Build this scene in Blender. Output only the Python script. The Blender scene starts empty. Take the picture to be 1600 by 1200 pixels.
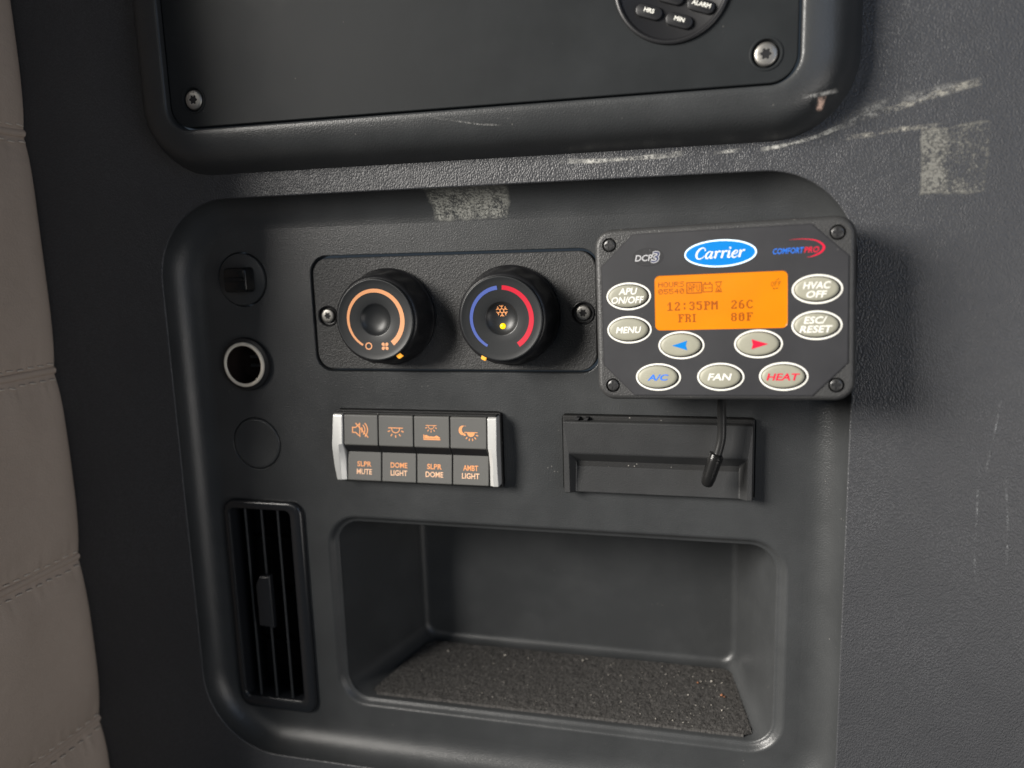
import bpy, math, random
import numpy as np
from mathutils import Matrix, Vector
from mathutils.geometry import tessellate_polygon
random.seed(7)
rng = np.random.default_rng(11)
S = bpy.context.scene
COL = S.collection
R = math.radians

# ------------------------------------------------------------------ camera
F_PX = 1250.0
yaw, pit, rol = R(14.6), R(9.72), R(1.79)
fwd = Vector((-math.sin(yaw)*math.cos(pit), math.cos(yaw)*math.cos(pit), -math.sin(pit)))
r0 = Vector((math.cos(yaw), math.sin(yaw), 0)); d0 = fwd.cross(r0)
rgt = math.cos(rol)*r0 + math.sin(rol)*d0
dwn = -math.sin(rol)*r0 + math.cos(rol)*d0
cam_loc = -fwd/fwd.y*0.470
cam = bpy.data.cameras.new('camera'); cam_o = bpy.data.objects.new('camera', cam); COL.objects.link(cam_o)
cam_o.matrix_world = Matrix(((rgt.x, -dwn.x, -fwd.x, cam_loc.x), (rgt.y, -dwn.y, -fwd.y, cam_loc.y), (rgt.z, -dwn.z, -fwd.z, cam_loc.z), (0, 0, 0, 1)))
cam.sensor_width = 36.0; cam.lens = F_PX/1600*36; cam.clip_start = 0.01; cam.clip_end = 50
cam.dof.use_dof = True; cam.dof.focus_distance = 0.46; cam.dof.aperture_fstop = 4.4
S.camera = cam_o

# ------------------------------------------------------------------ light
wd = bpy.data.worlds.new('World'); S.world = wd; wd.use_nodes = True
bg = wd.node_tree.nodes['Background']; bg.inputs[0].default_value = (0.62, 0.80, 1.0, 1); bg.inputs[1].default_value = 0.045

def area(name, loc, target, sx, sy, power, color):
    l = bpy.data.lights.new(name, 'AREA'); l.shape = 'RECTANGLE'; l.size = sx; l.size_y = sy; l.energy = power; l.color = color
    o = bpy.data.objects.new(name, l); COL.objects.link(o); o.location = loc
    o.rotation_euler = (Vector(target)-Vector(loc)).to_track_quat('-Z', 'Y').to_euler()
    return o
area('key_window_light', (-1.48, -1.22, 0.68), (0.05, 0, 0.0), 0.95, 0.80, 144, (1.0, 0.955, 0.89))
area('cab_window_light', (-0.32, -1.55, 0.36), (0.0, 0, 0.0), 0.5, 0.4, 1.1, (1.0, 0.97, 0.93))
area('cool_fill_light', (0.72, -0.78, 0.38), (0.2, 0, 0.1), 0.45, 0.4, 1.05, (0.50, 0.68, 1.0))  # added cool fill, gives the right wall a bluish sheen; no real window
area('side_fill_light', (0.70, -0.60, -0.20), (-0.3, -0.05, -0.15), 0.45, 0.45, 2.3, (1.0, 0.95, 0.90))  # added fill lamp that brightens the padded wall; no real window

S.view_settings.view_transform = 'Standard'; S.view_settings.look = 'None'
S.view_settings.exposure = 0.10; S.view_settings.gamma = 1.0; S.view_settings.use_curve_mapping = False
S.render.engine = 'CYCLES'
S.cycles.use_denoising = True
try: S.cycles.denoiser = 'OPENIMAGEDENOISE'
except Exception: pass
S.cycles.max_bounces = 6

# ------------------------------------------------------------------ materials
MATS = {}
def nodes_of(name):
    m = bpy.data.materials.new(name); m.use_nodes = True
    nt = m.node_tree; b = nt.nodes['Principled BSDF']
    MATS[name] = m
    return m, nt, b
def tex(nt, kind, scale, **kw):
    n = nt.nodes.new('ShaderNodeTex'+kind); n.inputs['Scale'].default_value = scale
    for k, v in kw.items():
        if k in n.inputs: n.inputs[k].default_value = v
        else: setattr(n, k, v)
    return n
def obj_coord(nt, stretch=(1, 1, 1)):
    tc = nt.nodes.new('ShaderNodeTexCoord'); mp = nt.nodes.new('ShaderNodeMapping'); mp.inputs['Scale'].default_value = stretch
    nt.links.new(tc.outputs['Object'], mp.inputs['Vector']); return mp.outputs[0]
def ramp(nt, src, stops):
    n = nt.nodes.new('ShaderNodeValToRGB'); e = n.color_ramp.elements
    while len(e) < len(stops): e.new(0.5)
    for el, (p, c) in zip(e, stops):
        el.position = p; el.color = (c, c, c, 1) if not isinstance(c, tuple) else (*c, 1)
    nt.links.new(src, n.inputs[0]); return n.outputs[0]
def math_n(nt, op, a, b):
    n = nt.nodes.new('ShaderNodeMath'); n.operation = op
    for i, v in enumerate((a, b)):
        if isinstance(v, (int, float)): n.inputs[i].default_value = v
        else: nt.links.new(v, n.inputs[i])
    return n.outputs[0]
def mixc(nt, fac, a, b):
    n = nt.nodes.new('ShaderNodeMix'); n.data_type = 'RGBA'
    nt.links.new(fac, n.inputs[0])
    for i, v in ((6, a), (7, b)):
        if isinstance(v, tuple): n.inputs[i].default_value = (*v, 1)
        else: nt.links.new(v, n.inputs[i])
    return n.outputs[2]

def plastic(name, col, rough, grain=None, gdist=0.0, gstr=0.5, spec=0.34, dust=0.0, dustcol=(0.22, 0.21, 0.19), smudge=0.0, metallic=0.0):
    """moulded plastic: base colour, fine grain relief, slow roughness smudges, sparse dust specks"""
    m, nt, b = nodes_of(name)
    b.inputs['Base Color'].default_value = (*col, 1); b.inputs['Roughness'].default_value = rough
    b.inputs['Specular IOR Level'].default_value = spec; b.inputs['Metallic'].default_value = metallic
    v = obj_coord(nt)
    colsrc = None
    if smudge:
        n = tex(nt, 'Noise', 22, Detail=5.0, Roughness=0.62); nt.links.new(v, n.inputs['Vector'])
        mr = nt.nodes.new('ShaderNodeMapRange'); mr.inputs[1].default_value = 0.3; mr.inputs[2].default_value = 0.7
        mr.inputs[3].default_value = rough-smudge; mr.inputs[4].default_value = rough+smudge
        nt.links.new(n.outputs[0], mr.inputs[0]); nt.links.new(mr.outputs[0], b.inputs['Roughness'])
        c2 = tuple(min(1, c*1.3+0.002) for c in col)
        colsrc = mixc(nt, ramp(nt, n.outputs[0], [(0.42, 0.0), (0.75, 0.75)]), col, c2)
    if dust:
        vo = tex(nt, 'Voronoi', 260.0, Randomness=1.0); nt.links.new(v, vo.inputs['Vector'])
        sp = ramp(nt, vo.outputs['Distance'], [(0.06, 1.0), (0.13, 0.0)])
        n2 = tex(nt, 'Noise', 60, Detail=3.0); nt.links.new(v, n2.inputs['Vector'])
        gate = ramp(nt, n2.outputs[0], [(0.66-0.2*dust, 0.0), (0.72-0.2*dust, 1.0)])
        f = math_n(nt, 'MULTIPLY', sp, gate); f = math_n(nt, 'MULTIPLY', f, min(1.0, 0.35+dust*0.6))
        colsrc = mixc(nt, f, colsrc if colsrc is not None else col, dustcol)
    if colsrc is not None: nt.links.new(colsrc, b.inputs['Base Color'])
    if grain:
        n = tex(nt, 'Noise', grain, Detail=2.0); nt.links.new(v, n.inputs['Vector'])
        bp = nt.nodes.new('ShaderNodeBump'); bp.inputs['Strength'].default_value = gstr; bp.inputs['Distance'].default_value = gdist
        nt.links.new(n.outputs[0], bp.inputs['Height']); nt.links.new(bp.outputs[0], b.inputs['Normal'])
    return m

def leather_plastic(name, col):
    """moulded leather-grain plastic: pebbled cells, worn pale grain tops here and there"""
    m, nt, b = nodes_of(name)
    v = obj_coord(nt)
    w = tex(nt, 'Noise', 70, Detail=2.0); nt.links.new(v, w.inputs['Vector'])
    vm = nt.nodes.new('ShaderNodeVectorMath'); vm.operation = 'MULTIPLY_ADD'
    nt.links.new(w.outputs['Color'], vm.inputs[0]); vm.inputs[1].default_value = (0.006, 0.006, 0.006); nt.links.new(v, vm.inputs[2])
    mp = nt.nodes.new('ShaderNodeMapping'); mp.inputs['Rotation'].default_value = (0, R(24), 0); mp.inputs['Scale'].default_value = (1.25, 1, 0.82)
    nt.links.new(vm.outputs[0], mp.inputs['Vector'])
    vo = tex(nt, 'Voronoi', 950.0, feature='SMOOTH_F1', Smoothness=0.35); nt.links.new(mp.outputs[0], vo.inputs['Vector'])
    fine = tex(nt, 'Noise', 1500, Detail=2.0); nt.links.new(v, fine.inputs['Vector'])
    hgt = math_n(nt, 'MULTIPLY_ADD', vo.outputs['Distance'], -1.0)
    h2 = math_n(nt, 'MULTIPLY', fine.outputs[0], 0.25); hgt = math_n(nt, 'ADD', hgt, h2)
    bp = nt.nodes.new('ShaderNodeBump'); bp.inputs['Strength'].default_value = 0.7; bp.inputs['Distance'].default_value = 0.00042
    nt.links.new(hgt, bp.inputs['Height']); nt.links.new(bp.outputs[0], b.inputs['Normal'])
    n = tex(nt, 'Noise', 14, Detail=6.0, Roughness=0.65); nt.links.new(v, n.inputs['Vector'])
    worn = ramp(nt, n.outputs[0], [(0.40, 0.0), (0.72, 0.9)])
    tops = ramp(nt, vo.outputs['Distance'], [(0.05, 1.0), (0.5, 0.0)])
    f = math_n(nt, 'MULTIPLY', worn, tops)
    nt.links.new(mixc(nt, f, col, tuple(c*1.9+0.01 for c in col)), b.inputs['Base Color'])
    b.inputs['Roughness'].default_value = 0.43; b.inputs['Specular IOR Level'].default_value = 0.4
    return m

leather_plastic('leather_grain_plastic', (0.036, 0.037, 0.040))
plastic('moulded_plastic', (0.031, 0.0325, 0.0335), 0.36, spec=0.40, grain=1150, gdist=0.00028, gstr=0.55, smudge=0.05, dust=0.18)
plastic('cover_plastic', (0.015, 0.0165, 0.0175), 0.48, spec=0.10, grain=900, gdist=0.00005, gstr=0.25, smudge=0.04, dust=0.10)
plastic('sandy_plastic', (0.036, 0.036, 0.036), 0.46, grain=1150, gdist=0.00042, gstr=0.9, smudge=0.04, dust=0.25)
plastic('device_plastic', (0.032, 0.032, 0.032), 0.42, grain=1200, gdist=0.00036, gstr=0.8, smudge=0.04, dust=0.55)
plastic('device_label_film', (0.025, 0.025, 0.027), 0.38, grain=1400, gdist=0.00004, gstr=0.3, smudge=0.03, dust=0.05)
plastic('knob_rubber', (0.011, 0.011, 0.012), 0.36, grain=1200, gdist=0.00008, gstr=0.4, dust=0.45, dustcol=(0.16, 0.12, 0.09))
plastic('knob_face', (0.015, 0.016, 0.017), 0.38, grain=1500, gdist=0.00003, gstr=0.3)
plastic('satin_black', (0.012, 0.012, 0.013), 0.38)
plastic('gap_black', (0.006, 0.006, 0.007), 0.6)
plastic('vent_plastic', (0.012, 0.013, 0.015), 0.26, spec=0.5)
plastic('slat_plastic', (0.030, 0.033, 0.036), 0.45)
plastic('switch_plastic', (0.098, 0.097, 0.092), 0.40, grain=1500, gdist=0.00004, gstr=0.3)
plastic('switch_housing', (0.014, 0.014, 0.014), 0.45, dust=0.8, grain=1200, gdist=0.0001)
plastic('drawer_plastic', (0.027, 0.0275, 0.028), 0.38, grain=1300, gdist=0.00020, gstr=0.5, smudge=0.03)
plastic('drawer_dusty', (0.012, 0.012, 0.012), 0.6, dust=1.0, grain=1200, gdist=0.0002)
plastic('satin_chrome', (0.62, 0.62, 0.60), 0.34, metallic=0.45, grain=1500, gdist=0.00002)
plastic('screw_steel', (0.30, 0.29, 0.27), 0.42, metallic=0.85, grain=1600, gdist=0.00008)
plastic('screw_black', (0.060, 0.060, 0.060), 0.32, metallic=0.6)
plastic('ring_metal', (0.70, 0.64, 0.54), 0.5, metallic=0.1)
plastic('button_rubber', (0.215, 0.21, 0.165), 0.50, grain=1400, gdist=0.00004, gstr=0.3, smudge=0.03)
plastic('print_white', (0.62, 0.61, 0.56), 0.5)
plastic('print_grey', (0.33, 0.33, 0.34), 0.5)
plastic('print_dark', (0.012, 0.012, 0.014), 0.5)
plastic('print_navy', (0.025, 0.030, 0.075), 0.5)
plastic('print_blue', (0.0, 0.145, 0.44), 0.5, spec=0.15)
plastic('print_blue_text', (0.015, 0.13, 0.55), 0.45)
plastic('print_red', (0.50, 0.004, 0.030), 0.45)
plastic('print_pale_blue', (0.62, 0.78, 0.92), 0.45)
plastic('cable_rubber', (0.012, 0.012, 0.012), 0.34)
plastic('cap_rubber', (0.008, 0.008, 0.008), 0.22)
plastic('crumb_pale', (0.45, 0.42, 0.37), 0.8)
plastic('crumb_brown', (0.32, 0.13, 0.06), 0.8)
plastic('stitch_thread', (0.66, 0.58, 0.49), 0.7)
plastic('socket_inside', (0.012, 0.008, 0.007), 0.75, spec=0.1)

def emit(name, col, strength, base=None, rough=0.4):
    m, nt, b = nodes_of(name)
    b.inputs['Base Color'].default_value = (*(base or col), 1); b.inputs['Roughness'].default_value = rough
    b.inputs['Emission Color'].default_value = (*col, 1); b.inputs['Emission Strength'].default_value = strength
    return m
emit('lcd_backlight', (1.0, 0.285, 0.001), 0.93, base=(0.10, 0.03, 0.0), rough=0.25)
_nt = MATS['lcd_backlight'].node_tree; _b = _nt.nodes['Principled BSDF']
_n = tex(_nt, 'Noise', 38, Detail=2.0); _nt.links.new(obj_coord(_nt), _n.inputs['Vector'])
_m = _nt.nodes.new('ShaderNodeMapRange'); _m.inputs[1].default_value = .3; _m.inputs[2].default_value = .7; _m.inputs[3].default_value = .82; _m.inputs[4].default_value = .99
_nt.links.new(_n.outputs[0], _m.inputs[0]); _nt.links.new(_m.outputs[0], _b.inputs['Emission Strength'])
emit('lcd_segment', (0.36, 0.072, 0.002), 0.75, base=(0.10, 0.02, 0.0), rough=0.3)
emit('lit_orange', (1.0, 0.36, 0.11), 0.30, base=(0.50, 0.22, 0.09))
emit('lit_orange_low', (1.0, 0.50, 0.28), 0.22, base=(0.60, 0.38, 0.24))
emit('dial_orange', (1.0, 0.40, 0.15), 0.26, base=(0.46, 0.21, 0.095))
emit('dial_red', (0.80, 0.0, 0.025), 0.40, base=(0.28, 0.002, 0.015))
emit('dial_blue', (0.05, 0.10, 0.42), 0.18, base=(0.055, 0.085, 0.28))
emit('pointer_amber', (1.0, 0.40, 0.03), 0.75, base=(0.6, 0.28, 0.05))
emit('led_yellow', (1.0, 0.62, 0.0), 1.15, base=(0.5, 0.3, 0.0))

def vinyl():
    m, nt, b = nodes_of('taupe_vinyl')
    v = obj_coord(nt)
    n = tex(nt, 'Noise', 9, Detail=4.0); nt.links.new(v, n.inputs['Vector'])
    nt.links.new(mixc(nt, n.outputs[0], (0.43, 0.345, 0.280), (0.56, 0.455, 0.372)), b.inputs['Base Color'])
    vo = tex(nt, 'Voronoi', 900, feature='SMOOTH_F1'); nt.links.new(v, vo.inputs['Vector'])
    w = tex(nt, 'Noise', 34, Detail=3.0); nt.links.new(obj_coord(nt, (1, 1, 2.2)), w.inputs['Vector'])
    h = math_n(nt, 'ADD', math_n(nt, 'MULTIPLY', vo.outputs['Distance'], -0.12), w.outputs[0])
    bp = nt.nodes.new('ShaderNodeBump'); bp.inputs['Strength'].default_value = 0.6; bp.inputs['Distance'].default_value = 0.0022
    nt.links.new(h, bp.inputs['Height']); nt.links.new(bp.outputs[0], b.inputs['Normal'])
    b.inputs['Roughness'].default_value = 0.52
vinyl()

def carpet_mat():
    m, nt, b = nodes_of('carpet_fibre')
    v = obj_coord(nt)
    n = tex(nt, 'Noise', 600, Detail=4.0, Roughness=0.7); nt.links.new(v, n.inputs['Vector'])
    c = mixc(nt, ramp(nt, n.outputs[0], [(0.35, 0.0), (0.7, 1.0)]), (0.026, 0.025, 0.024), (0.080, 0.076, 0.072))
    nt.links.new(c, b.inputs['Base Color']); b.inputs['Roughness'].default_value = 0.95; b.inputs['Specular IOR Level'].default_value = 0.15
carpet_mat()

def residue(name, col, cover, scale, edge=0.10, rag=0.25, rim=0.0, lean=None):
    """dried adhesive or scuffing: flecks left on the grain, bare plastic between them (UV = 0..1 over the patch)"""
    m, nt, b = nodes_of(name)
    v = obj_coord(nt)
    n = tex(nt, 'Noise', scale, Detail=6.0, Roughness=0.8); nt.links.new(v, n.inputs['Vector'])
    n2 = tex(nt, 'Noise', scale*0.16, Detail=4.0, Roughness=0.65); nt.links.new(v, n2.inputs['Vector'])
    vo = tex(nt, 'Voronoi', 950.0, feature='SMOOTH_F1'); nt.links.new(v, vo.inputs['Vector'])
    tc = nt.nodes.new('ShaderNodeTexCoord'); sp = nt.nodes.new('ShaderNodeSeparateXYZ'); nt.links.new(tc.outputs['UV'], sp.inputs[0])
    def dist(o): return math_n(nt, 'SUBTRACT', 0.5, math_n(nt, 'ABSOLUTE', math_n(nt, 'SUBTRACT', o, 0.5), 0))
    d0_ = math_n(nt, 'MINIMUM', dist(sp.outputs[0]), dist(sp.outputs[1]))
    d = math_n(nt, 'ADD', d0_, math_n(nt, 'MULTIPLY', math_n(nt, 'SUBTRACT', n2.outputs[0], 0.5), rag))
    inside = ramp(nt, d, [(0.015, 0.0), (0.015+edge, 1.0)])
    big = math_n(nt, 'MULTIPLY', math_n(nt, 'SUBTRACT', n2.outputs[0], 0.5), 0.5)
    t = math_n(nt, 'ADD', math_n(nt, 'ADD', n.outputs[0], big), cover-0.5)
    t = math_n(nt, 'ADD', t, math_n(nt, 'MULTIPLY', math_n(nt, 'SUBTRACT', 0.45, vo.outputs['Distance']), 0.22))
    if rim: t = math_n(nt, 'ADD', t, math_n(nt, 'MULTIPLY', ramp(nt, d0_, [(0.015, 1.0), (0.07, 0.0)]), rim))
    if lean: t = math_n(nt, 'ADD', t, math_n(nt, 'MULTIPLY', ramp(nt, sp.outputs[0], [(0.36, 1.0), (0.47, 0.0)]), lean))
    a = math_n(nt, 'MULTIPLY', ramp(nt, t, [(0.46, 0.0), (0.66, 0.92)]), inside)
    nt.links.new(a, b.inputs['Alpha'])
    nt.links.new(mixc(nt, n.outputs[0], tuple(c*0.45 for c in col), tuple(min(1, c*1.5) for c in col)), b.inputs['Base Color'])
    bp = nt.nodes.new('ShaderNodeBump'); bp.inputs['Strength'].default_value = 0.7; bp.inputs['Distance'].default_value = 0.0004
    nt.links.new(n.outputs[0], bp.inputs['Height']); nt.links.new(bp.outputs[0], b.inputs['Normal'])
    b.inputs['Roughness'].default_value = 0.6
    return m
residue('tape_glue', (0.21, 0.21, 0.19), 0.57, 800, edge=0.06, rag=0.14, rim=0.14)
residue('tape_square', (0.15, 0.147, 0.132), 0.45, 800, edge=0.05, rag=0.17, rim=0.26, lean=0.15)
residue('scuff_white', (0.42, 0.415, 0.385), 0.60, 520, edge=0.35, rag=0.9)
residue('scuff_faint', (0.15, 0.15, 0.146), 0.56, 650, edge=0.3, rag=0.45)
residue('scuff_vertical', (0.14, 0.145, 0.15), 0.50, 520, edge=0.35, rag=0.7)
residue('scuff_pink', (0.28, 0.19, 0.155), 0.60, 350, edge=0.3, rag=0.3)
residue('glue_edge', (0.26, 0.25, 0.22), 0.53, 480, edge=0.35, rag=0.9)

# ------------------------------------------------------------------ mesh helpers (millimetres: x right, h towards the viewer, z up)
class MB:
    def __init__(s): s.v = []; s.f = []; s.uv = {}
    def add(s, pts):
        i = len(s.v); s.v += [tuple(p) for p in pts]; return list(range(i, i+len(pts)))
    def face(s, pts): s.f.append(s.add(pts)); return s
    def loft(s, loops, closed=True, cap0=False, cap1=False):
        ids = [s.add(l) for l in loops]; n = len(ids[0])
        for a, b in zip(ids, ids[1:]):
            for i in range(n if closed else n-1):
                j = (i+1) % n; s.f.append([a[i], a[j], b[j], b[i]])
        if cap0: s.f.append(ids[0][::-1])
        if cap1: s.f.append(ids[-1])
        return s
    def plate(s, outer, holes, h):
        polys = [outer]+holes; flat = [p for q in polys for p in q]
        tr = tessellate_polygon([[Vector((p[0], p[1], 0)) for p in q] for q in polys])
        ids = s.add([(p[0], h, p[1]) for p in flat])
        for t in tr:
            a, b, c = (flat[k] for k in t)
            ar = (b[0]-a[0])*(c[1]-a[1])-(c[0]-a[0])*(b[1]-a[1])
            if abs(ar) < 1e-9: continue
            s.f.append([ids[k] for k in (t if ar > 0 else t[::-1])])
        return s
    def box(s, x0, x1, h0, h1, z0, z1):
        return s.loft([[(x0, h0, z0), (x1, h0, z0), (x1, h0, z1), (x0, h0, z1)], [(x0, h1, z0), (x1, h1, z0), (x1, h1, z1), (x0, h1, z1)]], cap0=True, cap1=True)
    def build(s, name, mat, parent=None, smooth=35, bevel=0.0, segs=2, fix=False):
        me = bpy.data.meshes.new(name)
        me.from_pydata([(x*.001, -h*.001, z*.001) for x, h, z in s.v], [], s.f); me.update()
        if fix:
            import bmesh
            bm = bmesh.new(); bm.from_mesh(me); bmesh.ops.remove_doubles(bm, verts=bm.verts, dist=1e-7); bmesh.ops.recalc_face_normals(bm, faces=bm.faces); bm.to_mesh(me); bm.free()
        if smooth:
            me.shade_smooth(); me.set_sharp_from_angle(angle=R(smooth))
        me.materials.append(MATS[mat])
        o = bpy.data.objects.new(name, me); COL.objects.link(o)
        if parent: o.parent = parent
        if bevel:
            bv = o.modifiers.new('bevel', 'BEVEL'); bv.width = bevel*.001; bv.segments = segs; bv.limit_method = 'ANGLE'; bv.angle_limit = R(40); bv.harden_normals = True
        return o
def rrect(x0, x1, z0, z1, r, n=10):
    rs = r if isinstance(r, (list, tuple)) else (r,)*4      # bottom-left, bottom-right, top-right, top-left
    out = []
    for (cx, cz, a0), q in zip(((x0, z0, 180), (x1, z0, 270), (x1, z1, 0), (x0, z1, 90)), rs):
        q = max(q, 0.05)
        ox = cx+q if cx == x0 else cx-q; oz = cz+q if cz == z0 else cz-q
        for k in range(n+1):
            a = R(a0+90*k/n); out.append((ox+q*math.cos(a), oz+q*math.sin(a)))
    return out
def lift(loop, h): return [(x, h, z) for x, z in loop]
def circ(cx, cz, r, n=48, rz=None): return [(cx+r*math.cos(2*math.pi*k/n), cz+(rz or r)*math.sin(2*math.pi*k/n)) for k in range(n)]
def lathe(mb, cx, cz, prof, n=48, cap0=False, cap1=False, rib=None):
    loops = []
    for pr in prof:
        r, h = pr[0], pr[1]; amp = pr[2] if len(pr) > 2 else 0
        loops.append([(cx+(r+amp*math.cos(rib*2*math.pi*k/n) if amp else cx*0+r)*math.cos(2*math.pi*k/n) if amp else cx+r*math.cos(2*math.pi*k/n), h,
                       cz+((r+amp*math.cos(rib*2*math.pi*k/n)) if amp else r)*math.sin(2*math.pi*k/n)) for k in range(n)])
    return mb.loft(loops, cap0=cap0, cap1=cap1)
def thing(name, label, cat, loc=(0, 0, 0), rot=None, group=None):
    o = bpy.data.objects.new(name, None); COL.objects.link(o); o.empty_display_size = 0.01
    o.location = (loc[0]*.001, -loc[1]*.001, loc[2]*.001)
    if rot is not None: o.rotation_euler = rot
    o['label'] = label; o['category'] = cat
    if group: o['group'] = group
    return o

# flat print: polygons in (u, v) laid at height h
def ribbon(pts, w, closed=False):
    """mitred ribbon of constant or per-point width -> quads in (u, v)"""
    P = [np.array(p, float) for p in pts]; n = len(P)
    W = w if isinstance(w, (list, tuple, np.ndarray)) else [w]*n
    L, Q = [], []
    for i in range(n):
        a = P[(i-1) % n] if (closed or i > 0) else None; b = P[(i+1) % n] if (closed or i < n-1) else None
        d1 = (P[i]-a) if a is not None else (b-P[i]); d2 = (b-P[i]) if b is not None else (P[i]-a)
        d1 = d1/(np.linalg.norm(d1)+1e-9); d2 = d2/(np.linalg.norm(d2)+1e-9)
        t = d1+d2; t = t/(np.linalg.norm(t)+1e-9); nn = np.array((-t[1], t[0]))
        k = W[i]/2/max(0.45, abs(nn[0]*-d1[1]+nn[1]*d1[0]))
        L.append(P[i]+nn*k); Q.append(P[i]-nn*k)
    out = []
    for i in range(n if closed else n-1):
        j = (i+1) % n; out.append([tuple(Q[i]), tuple(Q[j]), tuple(L[j]), tuple(L[i])])
    return out
def spline(pts, n=6):
    P = [np.array(p, float) for p in pts]; P = [2*P[0]-P[1]]+P+[2*P[-1]-P[-2]]; out = []
    for i in range(1, len(P)-2):
        for k in range(n):
            t = k/n; out.append(tuple(0.5*((2*P[i])+(-P[i-1]+P[i+1])*t+(2*P[i-1]-5*P[i]+4*P[i+1]-P[i+2])*t*t+(-P[i-1]+3*P[i]-3*P[i+1]+P[i+2])*t**3)))
    out.append(tuple(P[-2])); return out
def arc(cx, cz, r, a0, a1, n=24, rz=None): return [(cx+r*math.cos(R(a0+(a1-a0)*k/n)), cz+(rz or r)*math.sin(R(a0+(a1-a0)*k/n))) for k in range(n+1)]
def flat(name, polys, h, mat, parent, m=None):
    mb = MB()
    for p in polys: mb.face([(u, h if not callable(h) else h(u, v), v) for u, v in p])
    return mb.build(name, mat, parent, smooth=0)
_tc = {}
def text_polys(s, x0, x1, z0, z1, shear=0.0, bold=0.0, slope=0.0):
    key = (s, shear, bold)
    if key not in _tc:
        cu = bpy.data.curves.new('lettering', 'FONT'); cu.body = s; cu.shear = shear; cu.offset = bold; cu.resolution_u = 3
        ob = bpy.data.objects.new('lettering', cu); COL.objects.link(ob)
        dg = bpy.context.evaluated_depsgraph_get()
        me = bpy.data.meshes.new_from_object(ob.evaluated_get(dg))
        co = np.array([v.co[:2] for v in me.vertices]); fs = [list(p.vertices) for p in me.polygons]
        bpy.data.objects.remove(ob); bpy.data.curves.remove(cu); bpy.data.meshes.remove(me)
        co = (co-co.min(0))/(co.max(0)-co.min(0)); _tc[key] = (co, fs)
    co, fs = _tc[key]
    P = [(x0+c[0]*(x1-x0), z0+c[1]*(z1-z0)+slope*c[0]*(x1-x0)) for c in co]
    return [[P[i] for i in f] for f in fs]
def socket_shade(cx, cz, h, q, kind, parent, n=48):
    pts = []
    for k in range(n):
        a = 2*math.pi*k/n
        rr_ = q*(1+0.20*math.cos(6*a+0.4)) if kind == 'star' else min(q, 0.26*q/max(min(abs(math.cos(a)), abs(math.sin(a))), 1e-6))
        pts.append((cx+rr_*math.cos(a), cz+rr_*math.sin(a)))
    mb_ = MB(); mb_.plate(pts, [], h); mb_.build('socket_shade', 'gap_black', parent, smooth=0)  # flat black plate stands in for the shade inside the screw recess
def star_screw(mb, cx, cz, h, r, dome, depth, kind='star', rs=0.42, n=48):
    def rec(k, q):
        a = 2*math.pi*k/n
        if kind == 'star': return q*(1+0.20*math.cos(6*a+0.4))
        c, s = abs(math.cos(a)), abs(math.sin(a)); w = 0.26*q
        return min(q, w/max(min(c, s), 1e-6)) if True else q
    prof = [(r, h-1.5), (r, h+dome*0.45), (r*0.93, h+dome*0.8), (r*0.80, h+dome)]
    loops = [[(cx+q*math.cos(2*math.pi*k/n), hh, cz+q*math.sin(2*math.pi*k/n)) for k in range(n)] for q, hh in prof]
    for q, hh in ((r*rs*1.04, h+dome), (r*rs, h+dome-0.15), (r*rs*0.92, h+dome-depth)):
        loops.append([(cx+rec(k, q)*math.cos(2*math.pi*k/n), hh, cz+rec(k, q)*math.sin(2*math.pi*k/n)) for k in range(n)])
    mb.loft(loops, cap1=True); return mb

# ================================================================== the moulded trim panel
WALL = 18.0
panel = thing('trim_panel', 'black leather-grain moulded trim panel with a large recess around all the controls', 'panel', (0, 0, -265))
def PM(): return MB()
PZ = 265.0       # panel root sits at z = -265
def sh(loop, dz=PZ): return [(x, z+dz) for x, z in loop]
REC = (-229, 192.5, -265, 119)
REC_R = (56, 50, 48, 52)
def rec_loop(o): return sh(rrect(REC[0]+o, REC[1]-o, REC[2]+o, REC[3]-o, [q-o for q in REC_R], 14))
BZ = (-225, 190, 133, 400)
def bez_loop(t, extra=0): return sh(rrect(BZ[0]+30*t+extra, BZ[1]-30.5*t-extra, BZ[2]+24.5*t+extra, BZ[3]-24.5*t-extra, 42-28*t-extra, 14))
# textured wall with the two openings
mb = PM(); mb.plate(sh(rrect(-700, 620, -620, 560, 1, 1)), [rec_loop(0), bez_loop(0)], WALL)
mb.build('textured_face', 'leather_grain_plastic', panel)
mb = PM(); mb.loft([lift(rec_loop(o), h) for o, h in ((0, WALL), (0.35, WALL-0.1), (0.7, WALL-0.6))])
mb.build('recess_edge', 'leather_grain_plastic', panel, smooth=60)
# recess wall: concave fillet from the sharp edge down to the floor
FA, FB = 19.0, WALL-0.6
def fillet(t):
    a = t*math.pi/2
    return 0.7+FA*(1-math.cos(a)), FB*(1-math.sin(a))
mb = PM(); mb.loft([lift(rec_loop(fillet(k/12)[0]), fillet(k/12)[1]) for k in range(13)])
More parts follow.
